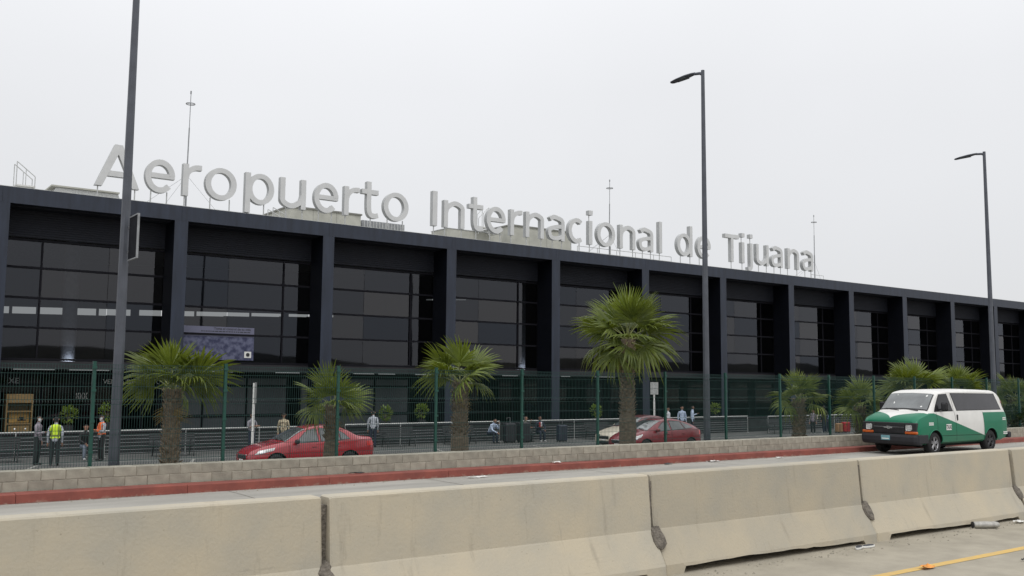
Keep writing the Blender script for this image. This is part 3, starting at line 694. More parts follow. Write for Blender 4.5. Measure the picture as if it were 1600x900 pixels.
def palm(label, x, y, zc, diam, tr, nl, seed, smooth_to=None, flare=1.15, low=-50, yaw=None):
    rn = random.Random(seed); z0 = .1; t = thing('palm_tree', label, 'palm tree', (x, y, z0), 0, 'fan palms behind the block wall'); H = zc-z0
    b = MB(); rings = []; n = 16; nz = 22
    zb = (smooth_to-z0) if smooth_to else 0
    for i in range(nz+1):
        z = H*i/nz; f = flare-(flare-1)*min(1, z/(.35*H)) if not smooth_to else 1
        r0 = tr*f*(1.0 if z < zb else .80)*(1-.22*max(0, (z-.6*H)/H))
        rings.append([(r0*(1+rn.uniform(-.05, .05))*math.cos(2*math.pi*k/n), r0*(1+rn.uniform(-.05, .05))*math.sin(2*math.pi*k/n), z) for k in range(n)])
    b.loft(rings, True, True, 0, True); b.build('trunk', M['trunk'], t)
    # cut leaf bases, spiralling up
    s = MB(); z = max(zb, .02); k = 0
    while z < H*.97:
        a = k*2.399; k += 1; z += .012*(.9/ max(.5, tr*4)); f = flare-(flare-1)*min(1, z/(.35*H)) if not smooth_to else 1
        rr = tr*.80*f; w = rn.uniform(.035, .06); h = rn.uniform(.07, .13); o = rn.uniform(.03, .075)*(1.5 if z < zb+.35 else 1)
        ca, sa = math.cos(a), math.sin(a)
        def P(u, v, q): return (ca*(rr+q)-sa*u, sa*(rr+q)+ca*u, z+v)
        s.add([P(-w, 0, -.02), P(w, 0, -.02), P(w*.7, h, o), P(-w*.7, h, o), P(-w*.6, h*.9, o-.03), P(w*.6, h*.9, o-.03), P(-w, 0, -.04), P(w, 0, -.04)], [(0, 1, 2, 3), (3, 2, 5, 4), (0, 3, 4, 6), (1, 7, 5, 2)])
    o = s.build('leaf_bases', M['boot'], t); o['kind'] = 'stuff'
    sc = diam/2/1.42
    for i in range(nl):
        u = (i+.5)/nl; el = 80-(80-low)*u**.75+rn.uniform(-16, 16); az = i*137.5+rn.uniform(-18, 18)
        v = 4 if u < .12 else (0 if u < .35 else (1 if u < .6 else (2 if u < .82 else 3)))
        me = LV[v]
        l = obj('leaf', me, t); q = sc*rn.uniform(.85, 1.18)*(1 if u > .1 else .9)
        l.scale = (q, q, q)
        l.rotation_euler = (Matrix.Rotation(R(az), 3, 'Z') @ Matrix.Rotation(R(el), 3, 'X') @ Matrix.Rotation(R(rn.uniform(-50, 50)), 3, 'Y')).to_euler()
        l.location = (0, 0, H-.10+.12*(1-u))
    for i in range(2):
        l = obj('leaf', LDRY, t, (0, 0, H-.2)); l.scale = (sc*.45,)*3
        l.rotation_euler = (Matrix.Rotation(R(i*120+seed*30), 3, 'Z') @ Matrix.Rotation(R(-72), 3, 'X')).to_euler()
    return t
palm('short broad fan palm beside the leftmost lamp post', 6.2, 20.75, 2.0, 2.4, .215, 14, 11, low=8)
palm('small fan palm in front of the red sedan', 9.9, 20.75, 1.62, 1.75, .16, 13, 12, .78, low=2)
palm('fan palm with smooth lower trunk right of the red sedan', 13.52, 20.75, 2.2, 2.2, .235, 12, 13, .80, low=8)
palm('tallest fan palm, in front of the maroon hatchback', 19.4, 20.75, 3.5, 3.1, .25, 20, 14, 1.22, low=-24)
palm('fan palm between the maroon hatchback and the taxi', 27.4, 20.75, 1.72, 2.2, .25, 13, 15, low=-8)
palm('low fan palm nearest the front of the taxi', 31.1, 20.85, 1.45, 2.0, .22, 13, 16, low=-8)
palm('bushy fan palm rising behind the taxi windscreen', 34.5, 20.75, 2.0, 2.75, .24, 16, 17, low=-10)
palm('fan palm behind the taxi roof beside the farthest lamp post', 37.7, 20.75, 1.9, 2.3, .24, 15, 18, low=-10)
palm('fan palm at the right edge behind the rear of the taxi', 42.6, 20.9, 1.6, 2.4, .24, 28, 19, low=-45)
def bush(name, label, cat_, x, y, z, rx, rz, n, mname, seed, size=.12, pot=False, group=None):
    rn = random.Random(seed); t = thing(name, label, cat_, (x, y, z), 0, group); b = MB()
    for i in range(n):
        v = Vector((rn.gauss(0, 1), rn.gauss(0, 1), rn.gauss(0, 1))).normalized()*rn.uniform(.45, 1)**.5
        c = Vector((v.x*rx, v.y*rx, rz+v.z*rz)); d = (v+Vector((rn.uniform(-.6, .6), rn.uniform(-.6, .6), rn.uniform(-.2, .6)))).normalized()
        s_ = d.cross(Vector((0, 0, 1))).normalized()*size*.32; L_ = size*rn.uniform(.7, 1.3); nrm = d.cross(s_).normalized()*size*.1
        b.add([c, c+d*L_*.5+s_+nrm, c+d*L_, c+d*L_*.5-s_+nrm], [(0, 1, 2, 3)])
    o = b.build('foliage', M[mname], t); st = MB()
    for k in range(5):
        a = k*1.3; st.tube([(0, 0, -.3 if pot else 0), (.1*math.cos(a)*rx, .1*math.sin(a)*rx, rz*.5), (.6*math.cos(a)*rx, .6*math.sin(a)*rx, rz*1.2)], [.015, .012, .005], 5)
    st.build('stem', M['trunk'], t)
    if pot:
        p = MB(); p.tube([(0, 0, GZ-z), (0, 0, GZ-z+.02), (0, 0, -.12), (0, 0, -.10)], [.16, .17, .22, .22], 14); p.build('pot', M['bench'], t)
    return t
bush('shrub', 'dark scrubby bush under the palm at the right edge behind the taxi', 'bush', 41.3, 20.6, .1, 1.1, .62, 900, 'bush', 3, .2)
for x, y, z, lb in ((8.75, 43.6, .35, 'bright green potted plant behind the man in the yellow vest'), (10.3, 43.6, .45, 'bright green potted plant just left of the leftmost lamp post'), (23.3, 43.0-.4, .25, 'bright green potted plant behind the rear of the red sedan'), (25.4, 42.6, .35, 'bright green potted plant left of the palm with smooth trunk'), (37.3, 42.6, .25, 'bright green potted plant left of the tallest palm'), (47.6, 42.6, .3, 'bright green potted plant left of the palm near the taxi')):
    bush('potted_plant', lb, 'plant', x, y, z, .30, .34, 170, 'shrub', int(x*10), .15, True, 'potted plants along the shops')
# ================================================================ vehicles
def pch(pts, x):
    n = len(pts)
    if x <= pts[0][0]: return pts[0][1]
    if x >= pts[-1][0]: return pts[-1][1]
    h = [pts[i+1][0]-pts[i][0] for i in range(n-1)]; dl = [(pts[i+1][1]-pts[i][1])/h[i] for i in range(n-1)]
    m = [dl[0]]+[0 if dl[i-1]*dl[i] <= 0 else 2*dl[i-1]*dl[i]/(dl[i-1]+dl[i]) for i in range(1, n-1)]+[dl[-1]]
    for i in range(n-1):
        if x <= pts[i+1][0]:
            t = (x-pts[i][0])/h[i]
            return pts[i][1]*(2*t**3-3*t*t+1)+h[i]*m[i]*(t**3-2*t*t+t)+pts[i+1][1]*(3*t*t-2*t**3)+h[i]*m[i+1]*(t**3-t*t)
class Car:
    def __init__(s, spec): s.__dict__.update(spec)
    def sec(s, x):
        W_ = pch(s.W, x); zb = pch(s.belt, x); zt = max(pch(s.top, x), zb+.03); zl = pch(s.low, x); wr = min(pch(s.wr, x), .965*W_)
        e = min(.075, .55*(zt-zb)); q = zb-zl
        return [(0, zl), (.88*W_, zl), (.97*W_, zl+.06*q), (.992*W_, zl+.2*q), (W_, zl+.45*q), (s.crease*W_, zl+.62*q), (.992*W_, zl+.74*q), (.965*W_, zl+.93*q), (.945*W_, zb),
                (.945*W_+(wr-.945*W_)*.5, zb+(zt-e-zb)*.5), (wr, zt-e), (wr-.05, zt-e*.45), (wr-.14, zt-e*.15), (wr*.5, zt), (0, zt+.012)]
    def body(s, paint, parent, nx=64):
        L_ = s.top[-1][0]; rings = []
        xs = sorted(set([0, .015, .04, .08]+[L_*i/nx for i in range(1, nx)]+[L_-.08, L_-.04, L_-.015, L_]))
        for x in xs:
            h_ = s.sec(x); rings.append([(x, y, z) for y, z in h_]+[(x, -y, z) for y, z in reversed(h_[1:-1])])
        b = MB(); b.loft(rings, True, True, 0, True); me = b.mesh('body', [paint, M['arch']])
        bm = bmesh.new(); bm.from_mesh(me); bmesh.ops.remove_doubles(bm, verts=bm.verts, dist=1e-5); bmesh.ops.recalc_face_normals(bm, faces=bm.faces); bm.to_mesh(me); bm.free()
        o = obj('body', me)
        c = MB()
        for wx in s.wheels:
            for sg in (-1, 1):
                y1 = sg*1.3; y0 = sg*(s.hw-.34); c.tube([(wx, y0, s.rw), (wx, y1, s.rw)], s.rw+.065, 28, mi=1, smooth=True)
        cm = c.mesh('cut', [paint, M['arch']]); co = obj('cut', cm)
        md = o.modifiers.new('b', 'BOOLEAN'); md.operation = 'DIFFERENCE'; md.object = co; md.solver = 'EXACT'; md.material_mode = 'INDEX'
        dg = bpy.context.evaluated_depsgraph_get(); me2 = bpy.data.meshes.new_from_object(o.evaluated_get(dg))
        bpy.data.objects.remove(o); bpy.data.objects.remove(co)
        for p in me2.polygons: p.use_smooth = True
        bm = bmesh.new(); bm.from_mesh(me2)
        for e_ in bm.edges:
            if len(e_.link_faces) == 2 and e_.link_faces[0].normal.angle(e_.link_faces[1].normal, 0) > R(38): e_.smooth = False
        bm.to_mesh(me2); bm.free(); me2.name = 'body'
        return obj('body', me2, parent)
    def ys(s, x, z):
        h_ = s.sec(x)
        for (y0, z0), (y1, z1) in zip(h_[1:11], h_[2:12]):
            if z0 <= z <= z1: return y0+(y1-y0)*(z-z0)/max(1e-6, z1-z0)
        return h_[1][0] if z < h_[1][1] else h_[10][0]
    def side(s, corners, off, sg, nx=8, nz=4, mi=0):   # corners (x,z): front-low, rear-low, rear-top, front-top
        b = MB(); (a, b2, c, d_) = corners; v = []
        for j in range(nz+1):
            for i in range(nx+1):
                u = i/nx; w = j/nz; x = (a[0]*(1-u)+b2[0]*u)*(1-w)+(d_[0]*(1-u)+c[0]*u)*w; z = (a[1]*(1-u)+b2[1]*u)*(1-w)+(d_[1]*(1-u)+c[1]*u)*w
                v.append((x, sg*(s.ys(x, z)+off), z+off*.25))
        f = [(j*(nx+1)+i, j*(nx+1)+i+1, (j+1)*(nx+1)+i+1, (j+1)*(nx+1)+i) for j in range(nz) for i in range(nx)]
        b.add(v, f, mi, True); return b
    def screen(s, x0, x1, f0, f1, off, nx=8, ny=12):  # windscreen between stations, as share of the roof-edge width
        b = MB(); v = []
        for i in range(nx+1):
            x = x0+(x1-x0)*i/nx; h_ = s.sec(x); yr = h_[10][0]; k = f0+(f1-f0)*i/nx; top = h_[10:]
            for j in range(ny+1):
                y = yr*k*(-1+2*j/ny); ay = abs(y); z = top[-1][1]
                for (ya, za), (yb, zb) in zip(top, top[1:]):
                    if yb <= ay <= ya: z = zb+(za-zb)*(ay-yb)/max(1e-6, ya-yb); break
                v.append((x-off*(.6 if x1 < s.top[-1][0]*.6 else -.6), y, z+off))
        b.add(v, [(i*(ny+1)+j, i*(ny+1)+j+1, (i+1)*(ny+1)+j+1, (i+1)*(ny+1)+j) for i in range(nx) for j in range(ny)], 0, True); return b
def wheel(parent, x, y, r, w, rimm, sg, spokes=5):
    t = MB(); pr = [(.62*r, -w/2), (.85*r, -w/2-.005), (.96*r, -w/2+.02), (r, -w/2+.05), (r, w/2-.05), (.96*r, w/2-.02), (.85*r, w/2+.005), (.62*r, w/2)]
    n = 28; rg = [[(rr*math.cos(2*math.pi*k/n), yy, rr*math.sin(2*math.pi*k/n)) for rr, yy in pr] for k in range(n)]; rg.append(rg[0]); t.loft(rg, False, False, 0, True)
    for sd in (-1, 1):
        t.add([(0, sd*w*.1, 0)]+[(.63*r*math.cos(2*math.pi*k/n), sd*w*.1, .63*r*math.sin(2*math.pi*k/n)) for k in range(n)], [(0, 1+k, 1+(k+1) % n) for k in range(n)], 0)
    ty = t.build('tyre', M['rubber'])
    wh = bpy.data.objects.new('wheel', ty.data); bpy.data.objects.remove(ty); COL.objects.link(wh); wh.parent = parent; wh.location = (x, y, r)
    m = MB(); yo = sg*(w/2-.03)
    pr2 = [(.64*r, yo), (.66*r, yo+sg*.02), (.60*r, yo+sg*.015), (.56*r, yo-sg*.03)]
    rg = [[(rr*math.cos(2*math.pi*k/n), yy, rr*math.sin(2*math.pi*k/n)) for rr, yy in pr2] for k in range(n)]; rg.append(rg[0]); m.loft(rg, False, False, 0, True)
    for k in range(spokes):
        a = 2*math.pi*k/spokes+.3
        for da in (-.16, .16):
            p0 = Vector((.12*r*math.cos(a+da*2), yo-sg*.01, .12*r*math.sin(a+da*2))); p1 = Vector((.60*r*math.cos(a+da), yo-sg*.005, .60*r*math.sin(a+da))); m.tube([p0, p1], [.05*r*1.3, .05*r], 6)
    m.tube([(0, yo-sg*.05, 0), (0, yo+sg*.005, 0)], .2*r, 14); m.build('rim', rimm, wh)
    return wh
def sedan_parts(c, t, paint, door_x, glassm=None):
    gm_ = glassm or M['car_glass']
    for sg in (-1, 1):
        for q in c.side_glass:
            big = [(q[0][0]-.03, q[0][1]-.02), (q[1][0]+.03, q[1][1]-.02), (q[2][0]+.02, q[2][1]+.018), (q[3][0]-.02, q[3][1]+.018)]
            sl_ = c.side(big, .003, sg).build('window_seal', M['black'], t); c.side(q, .007, sg).build('window', gm_, t)
        c.side(c.head, .008, sg, 8, 4).build('headlight', M['lens'], t)
        c.side([(c.head[0][0]+.18, c.head[0][1]+.04), (c.head[0][0]+.34, c.head[0][1]+.07), (c.head[0][0]+.36, c.head[0][1]+.13), (c.head[0][0]+.2, c.head[0][1]+.12)], .013, sg, 3, 2).build('reflector', M['chrome'], t)
        c.side(c.tail, .008, sg, 4, 4).build('tail_light', M['red_lens'], t)
        for hx in door_x:
            y = sg*(c.ys(hx, c.hz_)+.012); h_ = MB(); h_.bbox(hx-.09, hx+.09, y-.014, y+.014, c.hz_-.014, c.hz_+.016, .008); h_.build('door_handle', paint if not c.dark_handle else M['black'], t)
        for gx in c.gaps:
            zt_ = pch(c.belt, gx)-.015; c.side([(gx, .30), (gx+.012, .30), (gx+.012, zt_), (gx, zt_)], .002, sg, 1, 10).build('door_gap', M['arch'], t)
        mx_, mz = c.mir; y = sg*(c.ys(mx_, mz)+.10); m_ = MB(); m_.bbox(mx_-.06, mx_+.07, y-.10, y+.10, mz-.02, mz+.12, .04); mo = m_.build('wing_mirror', c.mirm, t)
        MB().box(mx_-.01, mx_+.05, y-sg*.13-.02, y-sg*.13+.05, mz-.03, mz+.02).build('mirror_arm', M['black'], mo)
        c.side([(c.wheels[0]+c.rw+.08, .235), (c.wheels[1]-c.rw-.08, .235), (c.wheels[1]-c.rw-.08, .30), (c.wheels[0]+c.rw+.08, .30)], .004, sg, 6, 1).build('sill', M['bumper'], t)
    c.screen(*c.ws, .012).build('windscreen', M['screen'], t); c.screen(*c.rs, .012).build('rear_window', gm_, t)
    w = MB()
    for k, y in ((0, -.25), (1, .2)):
        w.tube([(c.ws[0]-.03, y-.3, pch(c.top, c.ws[0])+.03), (c.ws[0]+.05, y+.1, pch(c.top, c.ws[0]+.05)+.035)], .012, 5)
    w.build('wiper', M['black'], t)
    g_ = MB(); g_.bbox(-.012, .06, -.36, .36, .46, .58, .02); g_.build('grille', M['black'], t)
    MB().bbox(-.02, .05, -.38, .38, .585, .615, .01).build('grille_trim', M['chrome'], t)
    MB().bbox(-.015, .06, -.48, .48, .24, .38, .02).build('bumper_intake', M['black'], t)
    MB().box(-.024, -.013, -.16, .16, .40, .455).build('number_plate', M['white'], t)
    for wx in c.wheels:
        for sg in (-1, 1): wheel(t, wx, sg*(c.hw-.12), c.rw, .20, M['rim'], sg)
VERSA = dict(W=[(0, .52), (.08, .66), (.3, .78), (.8, .84), (2.2, .848), (3.7, .84), (4.2, .78), (4.38, .70), (4.45, .62)],
             belt=[(0, .56), (.15, .66), (.5, .76), (1.0, .87), (1.4, .93), (2.4, .965), (3.2, 1.0), (3.9, 1.03), (4.3, .98), (4.45, .88)],
             top=[(0, .60), (.06, .68), (.25, .79), (.7, .92), (1.12, 1.0), (1.25, 1.07), (1.95, 1.42), (2.25, 1.49), (2.6, 1.515), (3.0, 1.49), (3.3, 1.42), (3.85, 1.16), (4.0, 1.12), (4.36, 1.09), (4.45, .92)],
             low=[(0, .26), (.3, .19), (4.1, .2), (4.45, .34)], wr=[(0, .46), (.3, .66), (1.12, .74), (1.9, .58), (2.5, .57), (3.2, .57), (3.85, .68), (4.3, .70), (4.45, .58)],
             wheels=(.86, 3.46), rw=.31, hw=.848, crease=1.004, dark_handle=False, hz_=.83, gaps=(1.28, 2.36, 3.22), mir=(1.52, .96),
             side_glass=[[(1.52, .965), (2.30, .995), (2.28, 1.41), (1.98, 1.355)], [(2.42, 1.0), (3.10, 1.03), (3.02, 1.36), (2.40, 1.415)], [(3.16, 1.035), (3.46, 1.06), (3.28, 1.22), (3.10, 1.34)]],
             head=[(.13, .61), (.74, .74), (.82, .84), (.30, .745)], tail=[(4.12, .80), (4.40, .80), (4.38, .96), (4.08, .955)], ws=(1.18, 1.92, .93, .92), rs=(3.22, 3.80, .90, .88), mirm=M['black'])
car = thing('parked_car', 'bright red four door sedan parked behind the small palm', 'car', (11.36, 30.35, GZ)); c = Car(VERSA); c.body(M['red_car'], car); sedan_parts(c, car, M['red_car'], (2.16, 3.02))
PRIUS = dict(W=[(0, .50), (.08, .64), (.3, .77), (.8, .845), (2.2, .86), (3.6, .845), (4.15, .79), (4.38, .70), (4.45, .60)],
             belt=[(0, .55), (.15, .64), (.5, .74), (1.0, .86), (1.6, .92), (2.6, .98), (3.5, 1.03), (4.1, 1.03), (4.45, .92)],
             top=[(0, .60), (.06, .67), (.25, .78), (.7, .92), (.98, 1.0), (1.1, 1.055), (1.95, 1.39), (2.3, 1.465), (2.65, 1.49), (3.1, 1.45), (3.6, 1.33), (4.1, 1.17), (4.3, 1.10), (4.42, .98), (4.45, .95)],
             low=[(0, .26), (.3, .18), (4.1, .2), (4.45, .34)], wr=[(0, .44), (.3, .64), (1.0, .76), (1.95, .60), (2.6, .58), (3.3, .57), (4.1, .62), (4.45, .52)],
             wheels=(.92, 3.62), rw=.31, hw=.86, crease=1.003, dark_handle=False, hz_=.84, gaps=(1.25, 2.42, 3.35), mir=(1.55, .97),
             side_glass=[[(1.50, .955), (2.36, 1.0), (2.34, 1.385), (2.02, 1.30)], [(2.48, 1.005), (3.22, 1.045), (3.10, 1.35), (2.46, 1.39)], [(3.30, 1.05), (3.78, 1.08), (3.60, 1.20), (3.18, 1.33)]],
             head=[(.10, .585), (.60, .72), (.78, .86), (.26, .73)], tail=[(4.16, .78), (4.42, .82), (4.40, 1.0), (4.22, 1.04)], ws=(1.05, 1.98, .93, .92), rs=(3.2, 4.2, .90, .88), mirm=M['maroon_car'])
car = thing('parked_car', 'maroon sloping hatchback parked behind the tallest palm', 'car', (27.68, 30.25, GZ)); c = Car(PRIUS); c.body(M['maroon_car'], car); sedan_parts(c, car, M['maroon_car'], (2.2, 3.15))
S3 = dict(VERSA); S3['mirm'] = M['cream_car']
def two_tone():
    m = mat('two_tone_paint', (.62, .57, .46), .3, var=.04, coat=.6); n, l, bb = nd(m); t_ = n.new('ShaderNodeTexCoord'); s_ = n.new('ShaderNodeSeparateXYZ'); l.new(t_.outputs['Object'], s_.inputs[0])
    k_ = n.new('ShaderNodeMath'); k_.operation = 'GREATER_THAN'; k_.inputs[1].default_value = 1.1; l.new(s_.outputs['X'], k_.inputs[0])
    x_ = n.new('ShaderNodeMix'); x_.data_type = 'RGBA'; x_.inputs[7].default_value = (.11, .022, .024, 1); l.new(k_.outputs[0], x_.inputs[0]); l.new(bb.inputs['Base Color'].links[0].from_socket, x_.inputs[6]); l.new(x_.outputs[2], bb.inputs['Base Color']); return m
car = thing('parked_car', 'cream nosed dark car almost hidden behind the maroon hatchback', 'car', (29.25, 32.9, GZ)); c = Car(S3); c.body(two_tone(), car); sedan_parts(c, car, M['maroon_car'], (2.16, 3.02))

# ---- green and white taxi van
def taxi_paint():
    m = mat('taxi_paint', (.70, .69, .66), .42, var=.03, scale=2, coat=.15, spec=.3); n, l, bb = nd(m)
    t = n.new('ShaderNodeTexCoord'); s = n.new('ShaderNodeSeparateXYZ'); l.new(t.outputs['Object'], s.inputs[0])
    def mth(op, a, b_):
        k = n.new('ShaderNodeMath'); k.operation = op
        for i, v in enumerate((a, b_)):
            if v is None: continue
            if isinstance(v, (int, float)): k.inputs[i].default_value = v
            else: l.new(v, k.inputs[i])
        return k.outputs[0]
    X, Y, Z = s.outputs
    ax = mth('ABSOLUTE', Y, None)
    # side: white above the slanting line as far as the rear panel, and above the belt
    line = mth('ADD', mth('MULTIPLY', X, -.252), 1.575)
    a = mth('MULTIPLY', mth('GREATER_THAN', Z, line), mth('LESS_THAN', X, mth('ADD', mth('MULTIPLY', Z, -.06), 4.06)))
    a = mth('MULTIPLY', a, mth('GREATER_THAN', X, .80))
    belt = mth('MULTIPLY', mth('GREATER_THAN', Z, 1.325), mth('GREATER_THAN', X, .74))
    # bonnet: white V pointing forward
    v = mth('MULTIPLY', mth('GREATER_THAN', X, mth('ADD', mth('MULTIPLY', mth('POWER', ax, .85), .72), .05)), mth('MULTIPLY', mth('GREATER_THAN', Z, 1.08), mth('MULTIPLY', mth('LESS_THAN', X, .82), mth('LESS_THAN', ax, .90))))
    white = mth('MINIMUM', mth('ADD', mth('ADD', a, belt), v), 1.0)
    x = n.new('ShaderNodeMix'); x.data_type = 'RGBA'; x.inputs[6].default_value = (.004, .155, .080, 1)
    src = bb.inputs['Base Color'].links[0].from_socket; l.new(white, x.inputs[0]); l.new(src, x.inputs[7])
    # road dust on the lower body
    d_ = n.new('ShaderNodeTexNoise'); d_.inputs['Scale'].default_value = 3; d_.inputs['Detail'].default_value = 6; l.new(t.outputs['Object'], d_.inputs['Vector'])
    zz = n.new('ShaderNodeMapRange'); zz.inputs[1].default_value = .75; zz.inputs[2].default_value = .3; zz.inputs[3].default_value = 0; zz.inputs[4].default_value = .45; l.new(Z, zz.inputs[0])
    y = n.new('ShaderNodeMix'); y.data_type = 'RGBA'; y.inputs[7].default_value = (.16, .17, .13, 1); l.new(mth('MULTIPLY', zz.outputs[0], d_.outputs['Fac']), y.inputs[0]); l.new(x.outputs[2], y.inputs[6]); l.new(y.outputs[2], bb.inputs['Base Color'])
    return m
VAN = dict(W=[(0, .90), (.03, .945), (.15, .985), (.6, 1.0), (5.1, 1.0), (5.55, .97), (5.66, .93), (5.69, .88)],
           belt=[(0, 1.02), (.2, 1.15), (.6, 1.26), (.9, 1.32), (1.2, 1.35), (5.3, 1.38), (5.69, 1.25)],
           top=[(0, 1.08), (.05, 1.15), (.2, 1.245), (.45, 1.315), (.70, 1.36), (.80, 1.405), (1.36, 1.93), (1.50, 2.01), (2.0, 2.065), (3.6, 2.09), (5.0, 2.07), (5.2, 2.03), (5.34, 1.93), (5.58, 1.5), (5.66, 1.38), (5.69, 1.30)],
           low=[(0, .38), (.3, .34), (5.2, .36), (5.69, .48)], wr=[(0, .80), (.7, .87), (1.40, .82), (3, .83), (5.2, .80), (5.5, .84), (5.69, .82)],
           wheels=(.98, 4.45), rw=.365, hw=1.0, crease=1.001)
VL = (28.0, 17.72, .0)
tx = thing('taxi_van', 'green and white passenger van taxi driving along the far lane', 'van', VL); c = Car(VAN)
c.body(taxi_paint(), tx, 90)
for sg in (-1, 1):
    for q, m_ in (([(1.06, 1.385), (2.14, 1.40), (1.95, 1.925), (1.52, 1.905)], M['cab_shade']), ([(2.40, 1.41), (5.24, 1.42), (5.02, 1.93), (2.20, 1.95)], M['van_glass'])):
        big = [(q[0][0]-.025, q[0][1]-.02), (q[1][0]+.025, q[1][1]-.02), (q[2][0]+.02, q[2][1]+.02), (q[3][0]-.02, q[3][1]+.02)]
        c.side(big, .004, sg, 14, 6).build('window_seal', M['black'], tx); c.side(q, .009, sg, 14, 6).build('window', m_, tx)
    for gx, z0, z1 in ((1.12, .80, 1.34), (2.26, .42, 1.92), (3.98, .50, 1.35)): c.side([(gx, z0), (gx+.013, z0), (gx+.013-(.10 if z1 > 1.5 else 0), z1), (gx-(.10 if z1 > 1.5 else 0), z1)], .0025, sg, 1, 14).build('door_gap', M['arch'], tx)
    c.side([(1.36, .60), (3.9, .58), (3.9, .592), (1.36, .612)], .004, sg, 10, 1).build('body_crease', M['arch'], tx)
    y = sg*(c.ys(2.33, 1.15)+.012); h_ = MB(); h_.bbox(2.30, 2.36, y-.016, y+.016, 1.08, 1.27, .012); h_.build('door_handle', M['black'], tx)
    y = sg*(1.0+.10); m_ = MB(); m_.bbox(1.36, 1.46, y-.11, y+.13, 1.40, 1.66, .045); mo = m_.build('wing_mirror', M['black'], tx)
    MB().tube([(1.41, y-sg*.2, 1.43), (1.41, y-sg*.05, 1.48)], .022, 6).build('mirror_arm', M['black'], mo)
    MB().box(1.462, 1.466, y-.085, y+.10, 1.43, 1.63).build('mirror_glass', M['chrome'], mo)
    c.side([(5.50, 1.42), (5.58, 1.42), (5.46, 1.70), (5.38, 1.70)], .012, sg, 2, 5).build('tail_light', M['red_lens'], tx)
    # arch lips
    for wx in c.wheels:
        pts = [(wx+(c.rw+.075)*math.cos(R(a)), sg*(c.ys(wx, min(1.1, c.rw+(c.rw+.075)*math.sin(R(a))))+.006), c.rw+(c.rw+.075)*math.sin(R(a))) for a in range(0, 181, 12)]
        MB().tube(pts, .016, 6).build('arch_lip', mat('arch_lip_green', (.006, .165, .088), .45) if sg < 0 and wx < 2 else bpy.data.materials['arch_lip_green'] if 'arch_lip_green' in bpy.data.materials else M['black'], tx)
c.screen(.82, 1.37, .96, .94, .014).build('windscreen_seal', M['black'], tx)
c.screen(.85, 1.35, .93, .91, .022).build('windscreen', M['screen'], tx)
w = MB()
for y in (-.55, .12): w.tube([(.76, y, 1.40), (.84, y+.5, 1.455)], .012, 5)
w.build('wiper', M['black'], tx)
def stick(name, x0, x1, ya, yb, m_, off=.03):
    v = []
    for x in (x0, x1):
        z = pch(c.top, x)
        v += [(x-off*.6, ya, z+off-.012), (x-off*.6, yb, z+off-.012)]
    MB().add(v, [(0, 1, 3, 2)]).build(name, m_, tx)
stick('sticker', 1.02, 1.30, .42, .46, M['white']); stick('sticker', 1.24, 1.30, -.62, -.56, M['white']); stick('sticker', .92, .96, -.60, -.54, M['white'])
for k in range(5): stick('sticker', .92+k*.055, .95+k*.055, .06, .34-.02*(k % 3), M['white'])
# front
MB().bbox(-.035, .10, -.54, .54, .67, 1.03, .02).build('grille', M['black'], tx)
gb = MB()
for k in range(3): gb.box(-.045, -.034, -.53, .53, .73+k*.09, .745+k*.09)
gb.build('grille_bar', M['bumper'], tx)
MB().box(-.05, -.0455, -.53, .53, .88, .892).build('grille_trim', M['steel'], tx)
bt = MB(); bt.prism([(-.15, -.022), (-.055, -.022), (-.055, -.045), (.035, -.045), (.045, -.022), (.15, -.022), (.17, .022), (.06, .022), (.06, .045), (-.035, .045), (-.045, .022), (-.13, .022)], 'x', -.065, -.047)
eb = bt.build('emblem', M['chrome'], tx); eb.location = (0, 0, .865)
for sg in (-1, 1):
    ho = MB().bbox(-.03, .12, min(sg*.545, sg*.945), max(sg*.545, sg*.945), .665, 1.03, .02).build('headlight', M['black'], tx)
    MB().bbox(-.045, -.02, min(sg*.60, sg*.80), max(sg*.60, sg*.80), .785, .965, .04).build('lens', M['lens'], ho)
    MB().bbox(-.042, .10, min(sg*.555, sg*.955), max(sg*.555, sg*.955), .675, .755, .012).build('indicator', M['amber'], ho)
bp = MB(); prof = [(-.02, .33), (-.13, .37), (-.16, .45), (-.16, .58), (-.13, .655), (.02, .665), (.02, .33)]
rings = []
for y in (-1.0, -.97, -.90, -.5, 0, .5, .90, .97, 1.0):
    sh = {1.0: .17, .97: .10, .90: .035}.get(abs(y), 0); rings.append([(x+sh, y, z) for x, z in prof])
bp.loft(rings, True, True, 0, False); bp.build('bumper', M['bumper'], tx)
for sg in (-1, 1): MB().bbox(.0, .56, min(sg*.93, sg*1.012), max(sg*.93, sg*1.012), .38, .655, .02).build('bumper_end', M['bumper'], tx)
pl = MB().box(-.172, -.162, -.11, .20, .47, .62).build('number_plate', M['plate'], tx)
MB().add([(-.174, -.08, .50), (-.174, .17, .50), (-.174, .17, .53), (-.174, -.08, .53)], [(0, 1, 2, 3)]).build('plate_print', M['white'], pl)
rb_ = MB().bbox(5.62, 5.82, -1.0, 1.0, .44, .64, .03).build('rear_bumper', M['bumper'], tx)
